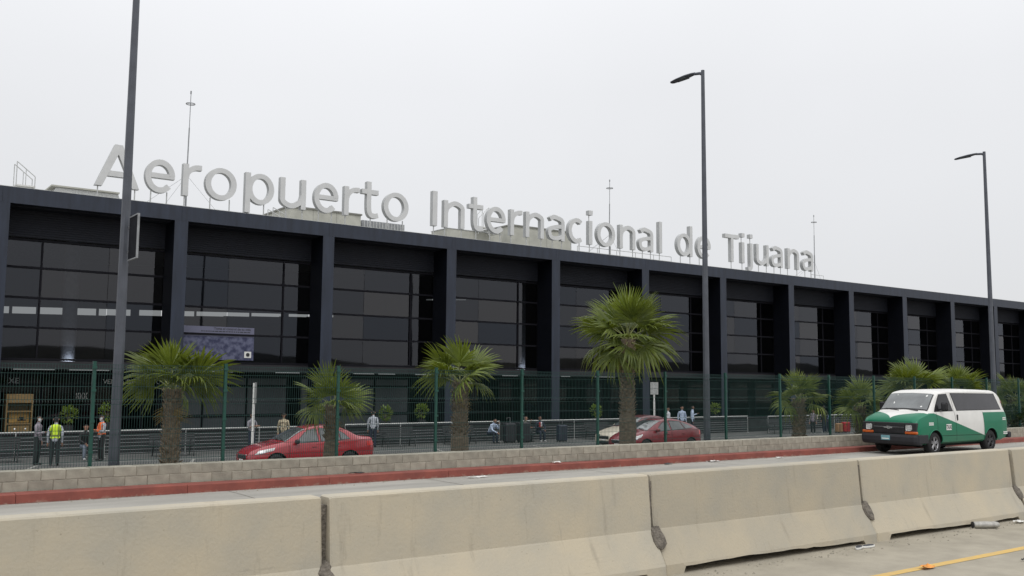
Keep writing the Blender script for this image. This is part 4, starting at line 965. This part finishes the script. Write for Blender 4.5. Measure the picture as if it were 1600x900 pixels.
# lettering and decals on the near side
y = -(c.ys(1.78, .86)+.008)
dc = MB().box(1.62, 1.93, y-.003, y+.004, .78, .97).build('door_sign', M['white'], tx)
obj('print', text_mesh('TAXI', .165, M['ink'], .001, .004), tx, (1.625, y-.006, .815), (R(90), 0, 0)).scale = (.80, 1.1, 1); bpy.data.objects['print' if 'print.001' not in bpy.data.objects else 'print.001']['kind'] = 'stuff'
for x0, z0, n_ in ((.62, 1.0, 5), (5.25, 1.10, 4), (5.28, .62, 5)):
    d2 = MB(); yy = -(c.ys(x0, z0)+.006)
    for r_ in range(2):
        for k in range(n_): d2.box(x0+k*.055, x0+k*.055+.042, yy-.002, yy+.002, z0-r_*.055, z0-r_*.055+.04)
    d2.build('decal', M['white'], tx)
for wx in c.wheels:
    for sg in (-1, 1): wheel(tx, wx, sg*(c.hw-.15), c.rw, .24, M['rim'] if wx < 2 else M['dark_rim'], sg)
MB().box(.5, 5.2, -.75, .75, .26, .40).build('chassis', M['arch'], tx)
# ================================================================ railing, benches, posts, luggage
def railing(label, x0, x1, y):
    t = thing('railing', label, 'railing', (x0, y, GZ), 0, 'railings in front of the terminal'); n = max(1, round((x1-x0)/3.25))
    MB().tube([(0, 0, 1.02), (x1-x0, 0, 1.02)], .028, 8).build('handrail', M['white_metal'], t)
    rm_ = MB().tube([(0, 0, 0), (x1-x0, 0, 0)], .010, 6).mesh('rail', M['steel'])
    for k in range(6): obj('rail', rm_, t, (0, 0, .14+k*.135))
    p = MB().tube([(0, 0, 0), (0, 0, 1.0)], .02, 8); p.cbox((0, 0, .008), (.12, .12, .014)); pm_ = p.mesh('post', M['galv'])
    for k in range(n+1): obj('post', pm_, t, (k*(x1-x0)/n, 0, 0))
railing('steel railing behind the men in safety vests, left of the red sedan', 3.0, 18.4, 39.0)
railing('steel railing between the red sedan and the seated travellers', 19.6, 28.2, 39.6)
railing('steel railing between the seated travellers and the maroon hatchback', 29.6, 47.2, 39.6)
railing('steel railing behind the palm left of the taxi', 48.3, 58.5, 38.9)
def bench(label, x, y):
    t = thing('bench', label, 'bench', (x, y, GZ), 0, 'dark metal benches along the railing'); w = 1.75
    sl = MB().box(-w/2, w/2, -.028, .028, -.012, .012).mesh('slat', M['bench'])
    for k in range(6): obj('slat', sl, t, (0, -.22+k*.075, .43))
    for k in range(5): obj('slat', sl, t, (0, .20+k*.02, .52+k*.085), (R(75), 0, 0))
    for sx in (-.72, .72):
        b = MB(); b.tube([(sx, -.26, 0), (sx, -.24, .41), (sx, .20, .41), (sx, .30, .90)], .022, 6); b.tube([(sx, .20, .41), (sx, .30, 0)], .022, 6); b.tube([(sx, -.25, .41), (sx, -.27, .62), (sx, .18, .62)], .018, 6); b.build('leg', M['bench'], t)
bench('dark bench at the far left behind the man in plaid', 5.3, 38.3); bench('dark bench behind the leftmost palm', 11.6, 38.4); bench('dark bench just right of the red sedan', 22.0, 38.9)
bench('dark bench just left of the palm with smooth trunk', 25.4, 38.9); bench('dark bench left of the tallest palm', 34.3, 38.9); bench('dark bench right of the middle lamp post', 48.3, 38.1)
def suitcase(label, x, y, w, h, d, m_, rz=0):
    t = thing('suitcase', label, 'suitcase', (x, y, GZ), rz, 'luggage by the railing')
    MB().bbox(-w/2, w/2, -d/2, d/2, .05, .05+h, .05).build('shell', m_, t)
    for sx in (-1, 1):
        for sy in (-1, 1): MB().tube([(sx*w*.38-.015, sy*d*.3, .03), (sx*w*.38+.015, sy*d*.3, .03)], .03, 8).build('wheel', M['black'], t)
    hb = MB(); hb.tube([(-.1, d*.3, h+.04), (-.1, d*.3, h+.32), (.1, d*.3, h+.32), (.1, d*.3, h+.04)], .011, 6); hb.build('handle', M['steel'], t)
    st = MB()
    for k in range(4): st.box(-w*.36+k*w*.22, -w*.36+k*w*.22+.02, -d/2-.008, -d/2-.001, .12, h-.02)
    st.build('rib', M['black'], t); return t
suitcase('big black suitcase beside the seated man in pale blue shirt', 28.1, 38.6, .62, .92, .34, M['case']); suitcase('second black suitcase, left of the pair of seated travellers', 28.9, 38.5, .66, .95, .34, M['case'])
suitcase('navy suitcase in front of the right seated traveller', 31.05, 38.1, .55, .80, .32, M['navy_case']); suitcase('tan travel bag beside the red clothes near the taxi', 52.3, 36.6, .5, .55, .3, mat('tan_bag', (.34, .20, .10), .7))
suitcase('red bag on the dark luggage near the front of the taxi', 53.0, 36.6, .6, .62, .35, mat('red_bag', (.35, .02, .025), .7))
def sign_post(label, x, y, h, sw, sh, rz):
    t = thing('sign_post', label, 'sign post', (x, y, GZ), rz)
    MB().tube([(0, 0, 0), (0, 0, h)], .045, 10).build('pole', M['white'], t)
    MB().box(-sw/2, sw/2, -.062, -.047, h-sh, h+.02).build('sign_plate', M['galv'], t)
sign_post('white sign post seen edge on beside the hood of the red sedan', 12.72, 33.0, 2.9, .5, .72, R(62)); sign_post('white post with grey sign back behind the maroon hatchback', 35.55, 36.0, 3.05, .42, .62, R(-30))
# wooden kiosk
t = thing('wooden_kiosk', 'brown wooden kiosk with shelf openings at far left', 'kiosk', (6.35, 43.4, GZ))
k_ = MB(); k_.box(0, .06, 0, .8, 0, 2.35); k_.box(.94, 1.0, 0, .8, 0, 2.35); k_.box(.06, .94, .74, .8, 0, 2.35); k_.build('carcass', M['wood'], t)
for z in (0, .62, 1.12, 1.62, 2.29): MB().box(.06, .94, .01, .74, z, z+.06).build('shelf', M['wood'], t)
MB().box(.07, .93, -.02, .012, 2.0, 2.34).build('header_board', M['wood'], t); MB().box(.12, .90, -.03, .012, .70, 1.08).build('counter_panel', M['wood'], t); MB().box(.16, .90, .2, .25, 1.2, 1.6).build('menu_board', mat('kiosk_panel', (.36, .22, .06), .6), t)
cp = MB(); cp.tube([(.62, .18, 1.33), (.62, .18, 1.42)], [.06, .10], 12); cp.tube([(.48, .18, 1.30), (.78, .18, 1.30)], .025, 8); cp.build('cup_mark', M['ink'], t)
for sx in (.35, .75): MB().tube([(sx, -.04, .95), (sx, -.02, .95)], .03, 10).build('lamp', M['strip'], t)
# litter
def scrap(label, x, y, z, w, d_, m_, seed, catg='litter', name='paper_scrap'):
    rn = random.Random(seed); b = MB(); n = 5; v = []
    for j in range(n):
        for i in range(n): v.append(((i/(n-1)-.5)*w+rn.uniform(-.1, .1)*w, (j/(n-1)-.5)*d_+rn.uniform(-.1, .1)*d_, .012+rn.uniform(0, .035)))
    b.add(v, [(j*n+i, j*n+i+1, (j+1)*n+i+1, (j+1)*n+i) for j in range(n-1) for i in range(n-1)], 0)
    o = b.build(name, m_); o.location = (x, y, z); tag(o, label, catg, 'litter on the road')
scrap('white strip of litter on the far road below the red kerb, centre', 12.5, 18.4, .0, .55, .08, M['litter'], 1); scrap('crumpled white scrap on the kerb top below the smooth palm', 15.35, 19.05, .168, .25, .14, M['litter'], 2)
scrap('dark scrap at the kerb foot in front of the tallest palm', 19.0, 18.72, 0, .25, .12, M['bench'], 3); scrap('flat white scrap at the kerb foot near the middle lamp post', 20.8, 18.7, 0, .4, .16, M['litter'], 4); scrap('small pale scrap at the kerb foot left of the taxi', 23.6, 18.6, 0, .25, .12, M['litter'], 9)
scrap('dark twig like scrap on the kerb top right of the sedan', 9.75, 19.1, .168, .36, .05, M['bench'], 5)
scrap('white paper scrap under the barrier at the right edge', 15.9, 7.8, 0, .22, .12, M['litter'], 6); scrap('flat orange scrap lying on the yellow line', 11.0, 6.52, .004, .22, .10, M['orange_bit'], 7); scrap('small dark twig on the near lane at bottom right', 12.5, 6.1, 0, .10, .02, M['bench'], 8)
t = thing('flattened_can', 'crushed grey can lying under the barrier in front of the taxi', 'can', (14.7, 7.92, .0), R(-32))
cn = MB(); rr_ = [(.0, .045), (.03, .062), (.08, .06), (.20, .066), (.30, .06), (.36, .064), (.40, .05)]
cn.loft([[(x, r_*1.1*math.cos(2*math.pi*k/14), .055+r_*.82*math.sin(2*math.pi*k/14)) for k in range(14)] for x, r_ in rr_], True, True, 0, True); cn.build('can_body', M['can'], t)
MB().tube([(-.012, 0, .055), (.0, 0, .055)], .05, 12).build('can_mouth', M['ink'], t)
t = thing('discarded_sandals', 'pair of flat pale blue shoe soles lying under the barrier joint', 'shoes', (11.55, 7.82, .0), R(12))
for k, (dx, dy, a) in enumerate(((0, 0, 10), (.20, -.05, -14))):
    so = MB(); pts = [(dx+.13*math.cos(q)*(1 if math.cos(q) > 0 else 1.05)*math.cos(R(a))-.042*math.sin(q)*math.sin(R(a)), dy+.13*math.cos(q)*math.sin(R(a))+.042*math.sin(q)*(1+.2*math.cos(q))*math.cos(R(a))) for q in [2*math.pi*i/14 for i in range(14)]]
    so.prism(pts, 'z', .006, .028); s_ = so.build('sole', M['white'], t); s2_ = MB(); s2_.prism([(x*.84+dx*.16, y*.84+dy*.16) for x, y in pts], 'z', .0285, .034); s2_.build('insole', M['navy_case'], s_)
rn = random.Random(21); gr = MB()
for k in range(420):
    x = rn.uniform(2, 24); y = 7.9-abs(rn.gauss(0, .16)); s_ = rn.uniform(.005, .018)
    gr.add([(x-s_, y-s_, 0), (x+s_, y-s_*.8, 0), (x+s_*.7, y+s_, 0), (x-s_*.9, y+s_*.8, 0), (x, y, s_*1.2)], [(0, 1, 4), (1, 2, 4), (2, 3, 4), (3, 0, 4)])
for k in range(260):
    x = rn.uniform(2, 40); y = 18.84-abs(rn.gauss(0, .12)); s_ = rn.uniform(.006, .02)
    gr.add([(x-s_, y-s_, 0), (x+s_, y-s_*.8, 0), (x+s_*.7, y+s_, 0), (x-s_*.9, y+s_*.8, 0), (x, y, s_*1.2)], [(0, 1, 4), (1, 2, 4), (2, 3, 4), (3, 0, 4)])
tag(gr.build('gravel', M['mortar']), 'loose grit along the barrier feet and the kerb', 'gravel', None, 'stuff')

# ================================================================ people
SKIN = [mat('skin_a', (.33, .18, .12), .6, var=.05), mat('skin_b', (.20, .105, .07), .6, var=.05)]
HAIR = mat('black_hair', (.012, .011, .010), .6)
def cloth(name, c, c2=None, scale=10, stretch=None): return mat(name, c, .85, var=.10, scale=scale, bump=.15, bscale=30, col2=c2, stretch=stretch)
CL = dict(grey=cloth('grey_cloth', (.26, .25, .28)), plaid=cloth('plaid_cloth', (.30, .27, .30), (.16, .14, .17), 18), stripe=cloth('striped_cloth', (.55, .58, .62), (.20, .22, .26), 7, (1, 1, 4)), black=cloth('black_cloth', (.014, .014, .016)), dark=cloth('dark_trousers', (.018, .024, .026)),
          jeans=cloth('grey_jeans', (.17, .20, .25)), pale=cloth('pale_blue_shirt', (.46, .55, .70)), floral=cloth('floral_shirt', (.62, .55, .38), (.10, .06, .04), 16), navy=cloth('navy_cloth', (.02, .025, .045)), olive=cloth('olive_cloth', (.12, .11, .085)), white=cloth('white_cloth', (.66, .67, .70)), blue=cloth('sky_blue_cloth', (.28, .42, .70)), red=cloth('red_cloth', (.38, .03, .03)), beige=cloth('beige_cloth', (.45, .40, .33)))
def vest_mat(name, col, band):
    m = mat(name, col, .7, var=.05); n, l, bb = nd(m); t = n.new('ShaderNodeTexCoord'); s = n.new('ShaderNodeSeparateXYZ'); l.new(t.outputs['Object'], s.inputs[0]); src = bb.inputs['Base Color'].links[0].from_socket
    def win(v, a, b_):
        g1 = n.new('ShaderNodeMath'); g1.operation = 'COMPARE'; l.new(v, g1.inputs[0]); g1.inputs[1].default_value = (a+b_)/2; g1.inputs[2].default_value = (b_-a)/2; return g1.outputs[0]
    ab = n.new('ShaderNodeMath'); ab.operation = 'ABSOLUTE'; l.new(s.outputs['X'], ab.inputs[0])
    mxx = n.new('ShaderNodeMath'); mxx.operation = 'MAXIMUM'; l.new(win(s.outputs['Z'], 1.04, 1.10), mxx.inputs[0]); l.new(win(ab.outputs[0], .095, .13), mxx.inputs[1])
    x = n.new('ShaderNodeMix'); x.data_type = 'RGBA'; x.inputs[7].default_value = (*band, 1); l.new(mxx.outputs[0], x.inputs[0]); l.new(src, x.inputs[6]); l.new(x.outputs[2], bb.inputs['Base Color']); return m
VEST = dict(yellow=vest_mat('yellow_vest', (.58, .80, .03), (.16, .20, .05)), orange=vest_mat('orange_vest', (.88, .16, .02), (.42, .36, .32)))
SHOE = dict(white=mat('white_shoe', (.7, .7, .7), .6), black=mat('black_shoe', (.015, .015, .015), .5))
def person(label, loc, heading, top, bottom, pose='stand', shoe='black', skin=0, vest=None, mask=False, cap=False, hair=HAIR, scale=1.0, arms=None, sleeve=True, catg='person'):
    J = {}; E_ = []
    def add(n_, p, r, parent=None, seg='skin'):
        J[n_] = (Vector(p), r, seg)
        if parent: E_.append((parent, n_, seg))
    sit = pose == 'sit'; hz_ = .50 if sit else .93; lean = .10 if sit else 0.
    if pose == 'slump': sit = True; hz_ = .50; lean = .30
    if pose == 'bend': lean = .42
    def sp(h): return (0, -lean*h/.5, 0)
    add('pelvis', (0, 0, hz_), (.155, .115), None, 'bottom')
    dz = .06 if pose in ('slump', 'bend') else 0
    add('waist', (0, -lean*.3, hz_+.16), (.145, .105), 'pelvis', 'top'); add('chest', (0, -lean*.75, hz_+.36-dz*.5), (.165, .115), 'waist', 'top'); add('collar', (0, -lean, hz_+.49-dz), (.10, .085), 'chest', 'top')
    add('neck', (0, -lean-.01, hz_+.555-dz), (.052, .055), 'collar', 'skin'); hy = -lean-.02-(.07 if pose in ('slump', 'bend') else 0)
    add('jaw', (0, hy-.01, hz_+.62-dz*1.3), (.066, .078), 'neck', 'skin'); add('skull', (0, hy, hz_+.72-dz*1.5), (.078, .092), 'jaw', 'skin'); add('crown', (0, hy+.005, hz_+.78-dz*1.5), (.058, .07), 'skull', 'skin')
    for s_, sd in ((-1, 'r'), (1, 'l')):
        S = Vector((s_*.185, -lean*.95, hz_+.455-dz)); add('sh'+sd, S, (.062, .062), 'chest', 'top')
        a = (arms or {}).get(sd, 'down')
        el, wr_ = {'down': ((s_*.235, .03, -.29), (s_*.235, -.03, -.55)), 'cross': ((s_*.24, -.06, -.27), (-s_*.05, -.25, -.22)), 'front': ((s_*.23, -.05, -.28), (s_*.10, -.28, -.24)), 'up': ((s_*.24, -.10, -.22), (s_*.11, -.24, .05)), 'knee': ((s_*.24, -.14, -.24), (s_*.12, -.36, -.36)), 'out': ((s_*.32, -.05, -.20), (s_*.40, -.22, -.14)), 'back': ((s_*.26, .10, -.26), (s_*.12, .14, -.42))}[a]
        base = Vector((0, S.y, S.z)); E1 = base+Vector(el); W1 = base+Vector(wr_)
        add('el'+sd, E1, (.050, .050), 'sh'+sd, 'top'); add('wr'+sd, W1, (.028, .030), 'el'+sd, 'top' if sleeve else 'skin')
        d_ = (W1-E1).normalized(); P1 = W1+d_*.065; add('pa'+sd, P1, (.036, .022), 'wr'+sd, 'skin')
        sdv = d_.cross(Vector((0, 1, .3))).normalized()
        for k, (o_, ln) in enumerate(((-.026, .060), (-.009, .075), (.009, .070), (.026, .055))):
            q0 = P1+sdv*o_+d_*.035; q1 = q0+d_*ln*.5; q2 = q1+(d_*.8+Vector((0, -.35, -.2))).normalized()*ln*.5
            add('f%d%s' % (k, sd), q1, (.010, .010), 'pa'+sd, 'skin'); add('g%d%s' % (k, sd), q2, (.008, .008), 'f%d%s' % (k, sd), 'skin')
        th = W1+d_*.03-sdv*s_*.035; add('t'+sd, th+d_*.03-sdv*s_*.02, (.011, .011), 'wr'+sd, 'skin')
        add('hip'+sd, (s_*.088, 0, hz_-.05), (.100, .108), 'pelvis', 'bottom')
        if sit: kn, an = Vector((s_*.11, -.42, hz_+.0)), Vector((s_*.11, -.40, .09))
        else: kn, an = Vector((s_*.10, -.015, .50)), Vector((s_*.105, .02, .09))
        add('kn'+sd, kn, (.078, .080), 'hip'+sd, 'bottom'); add('an'+sd, an, (.058, .060), 'kn'+sd, 'bottom'); add('he'+sd, an+Vector((0, .02, -.05)), (.040, .040), 'an'+sd, 'shoe'); add('to'+sd, an+Vector((s_*.02, -.17, -.055)), (.042, .030), 'he'+sd, 'shoe')
    names = list(J); me = bpy.data.meshes.new('body'); me.from_pydata([J[n_][0] for n_ in names], [(names.index(a), names.index(b_)) for a, b_, _ in E_], [])
    o = bpy.data.objects.new('body', me); COL.objects.link(o); md = o.modifiers.new('s', 'SKIN'); md.use_smooth_shade = True
    sv = me.skin_vertices[0].data
    for i, n_ in enumerate(names): sv[i].radius = J[n_][1]; sv[i].use_root = (n_ == 'pelvis')
    sb = o.modifiers.new('u', 'SUBSURF'); sb.levels = 1; sb.render_levels = 1
    dg = bpy.context.evaluated_depsgraph_get(); m2 = bpy.data.meshes.new_from_object(o.evaluated_get(dg)); bpy.data.objects.remove(o)
    m2.materials.clear()
    for m_ in (SKIN[skin], CL[top], CL[bottom], SHOE[shoe]): m2.materials.append(m_)
    mi = {'skin': 0, 'top': 1, 'bottom': 2, 'shoe': 3}
    segs = [(J[a][0], J[b_][0], mi[sg_], (J[a][1][0]+J[b_][1][0])/2) for a, b_, sg_ in E_]
    headc = J['skull'][0]; F_ = {'vest': [], 'hair': [], 'mask': [], 'cap': []}
    for p in m2.polygons:
        ctr = p.center; best = 9; bi = 0
        for a, b_, k, r_ in segs:
            ab = b_-a; t_ = max(0, min(1, (ctr-a).dot(ab)/max(1e-9, ab.length_squared))); dd = (ctr-(a+ab*t_)).length-r_
            if dd < best: best = dd; bi = k
        p.material_index = bi; p.use_smooth = True
        rel = ctr-headc
        if rel.z > -.13 and rel.length < .2 and bi == 0:
            if rel.z > .02 or (rel.y > -.02 and rel.z > -.08): F_['hair'].append(p)
            if rel.y < -.03 and -.12 < rel.z < -.005: F_['mask'].append(p)
        if bi == 1 and abs(ctr.x) < .185 and ctr.z > hz_+.02 and ctr.z < hz_+.53 and (ctr-J['shl'][0]).length > .07 and (ctr-J['shr'][0]).length > .07: F_['vest'].append(p)
    t = thing('person', label, catg, loc, heading); t.scale = (scale,)*3
    bo = obj('body', m2, t)
    def shell(name, faces, off, m_):
        if not faces: return
        vm_ = {}; vs = []; fs = []
        for p in faces:
            f_ = []
            for vi in p.vertices:
                if vi not in vm_: vm_[vi] = len(vs); vv = m2.vertices[vi]; vs.append(vv.co+vv.normal*off)
                f_.append(vm_[vi])
            fs.append(f_)
        b = MB(); b.add(vs, fs, 0, True); b.build(name, m_, t)
    shell('cap' if cap else 'hair', F_['hair'], .016 if not cap else .022, hair if not cap else CL['black'])
    if cap: MB().bbox(-.06, .06, headc.y-.17, headc.y-.06, headc.z+.02, headc.z+.04, .01).build('cap_brim', CL['black'], t)
    if mask: shell('face_mask', F_['mask'], .010, SHOE['white'])
    if vest: shell('vest', F_['vest'], .014, VEST[vest])
    ey = MB()
    for sx in (-.03, .03): ey.tube([(sx, headc.y-.088, headc.z-.012), (sx, headc.y-.098, headc.z-.012)], .011, 8)
    ey.build('eyes', HAIR, t); MB().tube([(0, headc.y-.085, headc.z-.015), (0, headc.y-.118, headc.z-.052), (0, headc.y-.088, headc.z-.058)], [.010, .016, .012], 7).build('nose', SKIN[skin], t)
    for sx in (-1, 1): MB().tube([(sx*.078, headc.y+.01, headc.z-.045), (sx*.09, headc.y+.015, headc.z), (sx*.08, headc.y+.005, headc.z+.01)], [.012, .017, .01], 6).build('ear', SKIN[skin], t)
    return t
person('man in grey plaid shirt and white face mask facing the man in the yellow vest', (6.42, 36.75, GZ), R(55), 'plaid', 'dark', skin=0, mask=True, arms={'r': 'front', 'l': 'down'}, scale=.985)
person('man in bright yellow safety vest seen from behind', (6.88, 36.2, GZ), R(165), 'stripe', 'dark', vest='yellow', cap=True, scale=.97)
person('man in orange safety vest and white mask standing beside the leftmost lamp post', (8.72, 37.6, GZ), R(-75), 'stripe', 'black', vest='orange', mask=True, cap=True, arms={'r': 'front', 'l': 'front'}, scale=.97)
person('person seated in dark top with grey jeans and white shoes behind the first green post', (8.35, 38.6, GZ), R(5), 'black', 'jeans', 'sit', 'white', arms={'r': 'knee', 'l': 'knee'})
person('person in grey shirt with folded arms left of the white sign post', (14.75, 38.4, GZ), R(20), 'grey', 'navy', arms={'r': 'cross', 'l': 'cross'}, sleeve=False, scale=.95)
person('person in floral shirt and black cap behind the hood of the red sedan', (16.1, 38.3, GZ), R(-25), 'floral', 'black', cap=True, scale=.95)
person('person in striped top behind the trunk of the red sedan', (20.75, 39.1, GZ), R(150), 'stripe', 'navy', scale=.96)
person('seated person in pale blue shirt slumped over beside the smooth palm', (27.25, 39.1, GZ), R(8), 'pale', 'navy', 'slump', arms={'r': 'knee', 'l': 'up'})
person('seated traveller in olive top, left of the pair', (29.35, 39.1, GZ), R(30), 'olive', 'dark', 'sit', arms={'r': 'front', 'l': 'up'})
person('seated traveller in navy jacket with red and white scarf, right of the pair', (30.25, 39.0, GZ), R(-10), 'navy', 'navy', 'sit', arms={'r': 'front', 'l': 'knee'}, skin=1, shoe='white')
sc_ = thing('scarf', 'red and white scarf on the chest of the right seated traveller', 'scarf', (30.25, 39.0, GZ), R(-10))
MB().bbox(-.10, -.02, -.26, -.17, .72, .98, .02).build('red_half', CL['red'], sc_); MB().bbox(.0, .07, -.25, -.17, .76, .99, .02).build('white_half', CL['white'], sc_)
person('person in white top just above the roof of the maroon hatchback', (39.9, 39.3, GZ), R(10), 'white', 'dark', scale=.95); person('person in pale shirt half hidden by a green post behind the hatchback', (40.75, 39.0, GZ), R(-30), 'pale', 'dark', scale=.99)
person('person in light blue shirt with black shoulder strap left of the middle lamp post', (41.5, 38.9, GZ), R(40), 'pale', 'navy', arms={'r': 'down', 'l': 'out'}, skin=1, scale=1.0)
person('shorter person in chequered top and white shoes right of the palm near the taxi', (50.1, 36.9, GZ), R(-60), 'plaid', 'black', shoe='white', scale=.86)
person('taller man in dark jacket and white shoes right of the palm near the taxi', (51.4, 37.0, GZ), R(170), 'black', 'navy', shoe='white', scale=.99)
person('person in light blue top bending over luggage near the taxi', (52.3, 37.5, GZ), R(-70), 'blue', 'navy', 'bend', arms={'r': 'front', 'l': 'front'}, scale=.88)
person('person with beige jacket between the chequered top and the dark jacket', (50.75, 37.4, GZ), R(-40), 'beige', 'dark', 'bend', arms={'r': 'front', 'l': 'front'}, scale=.86)
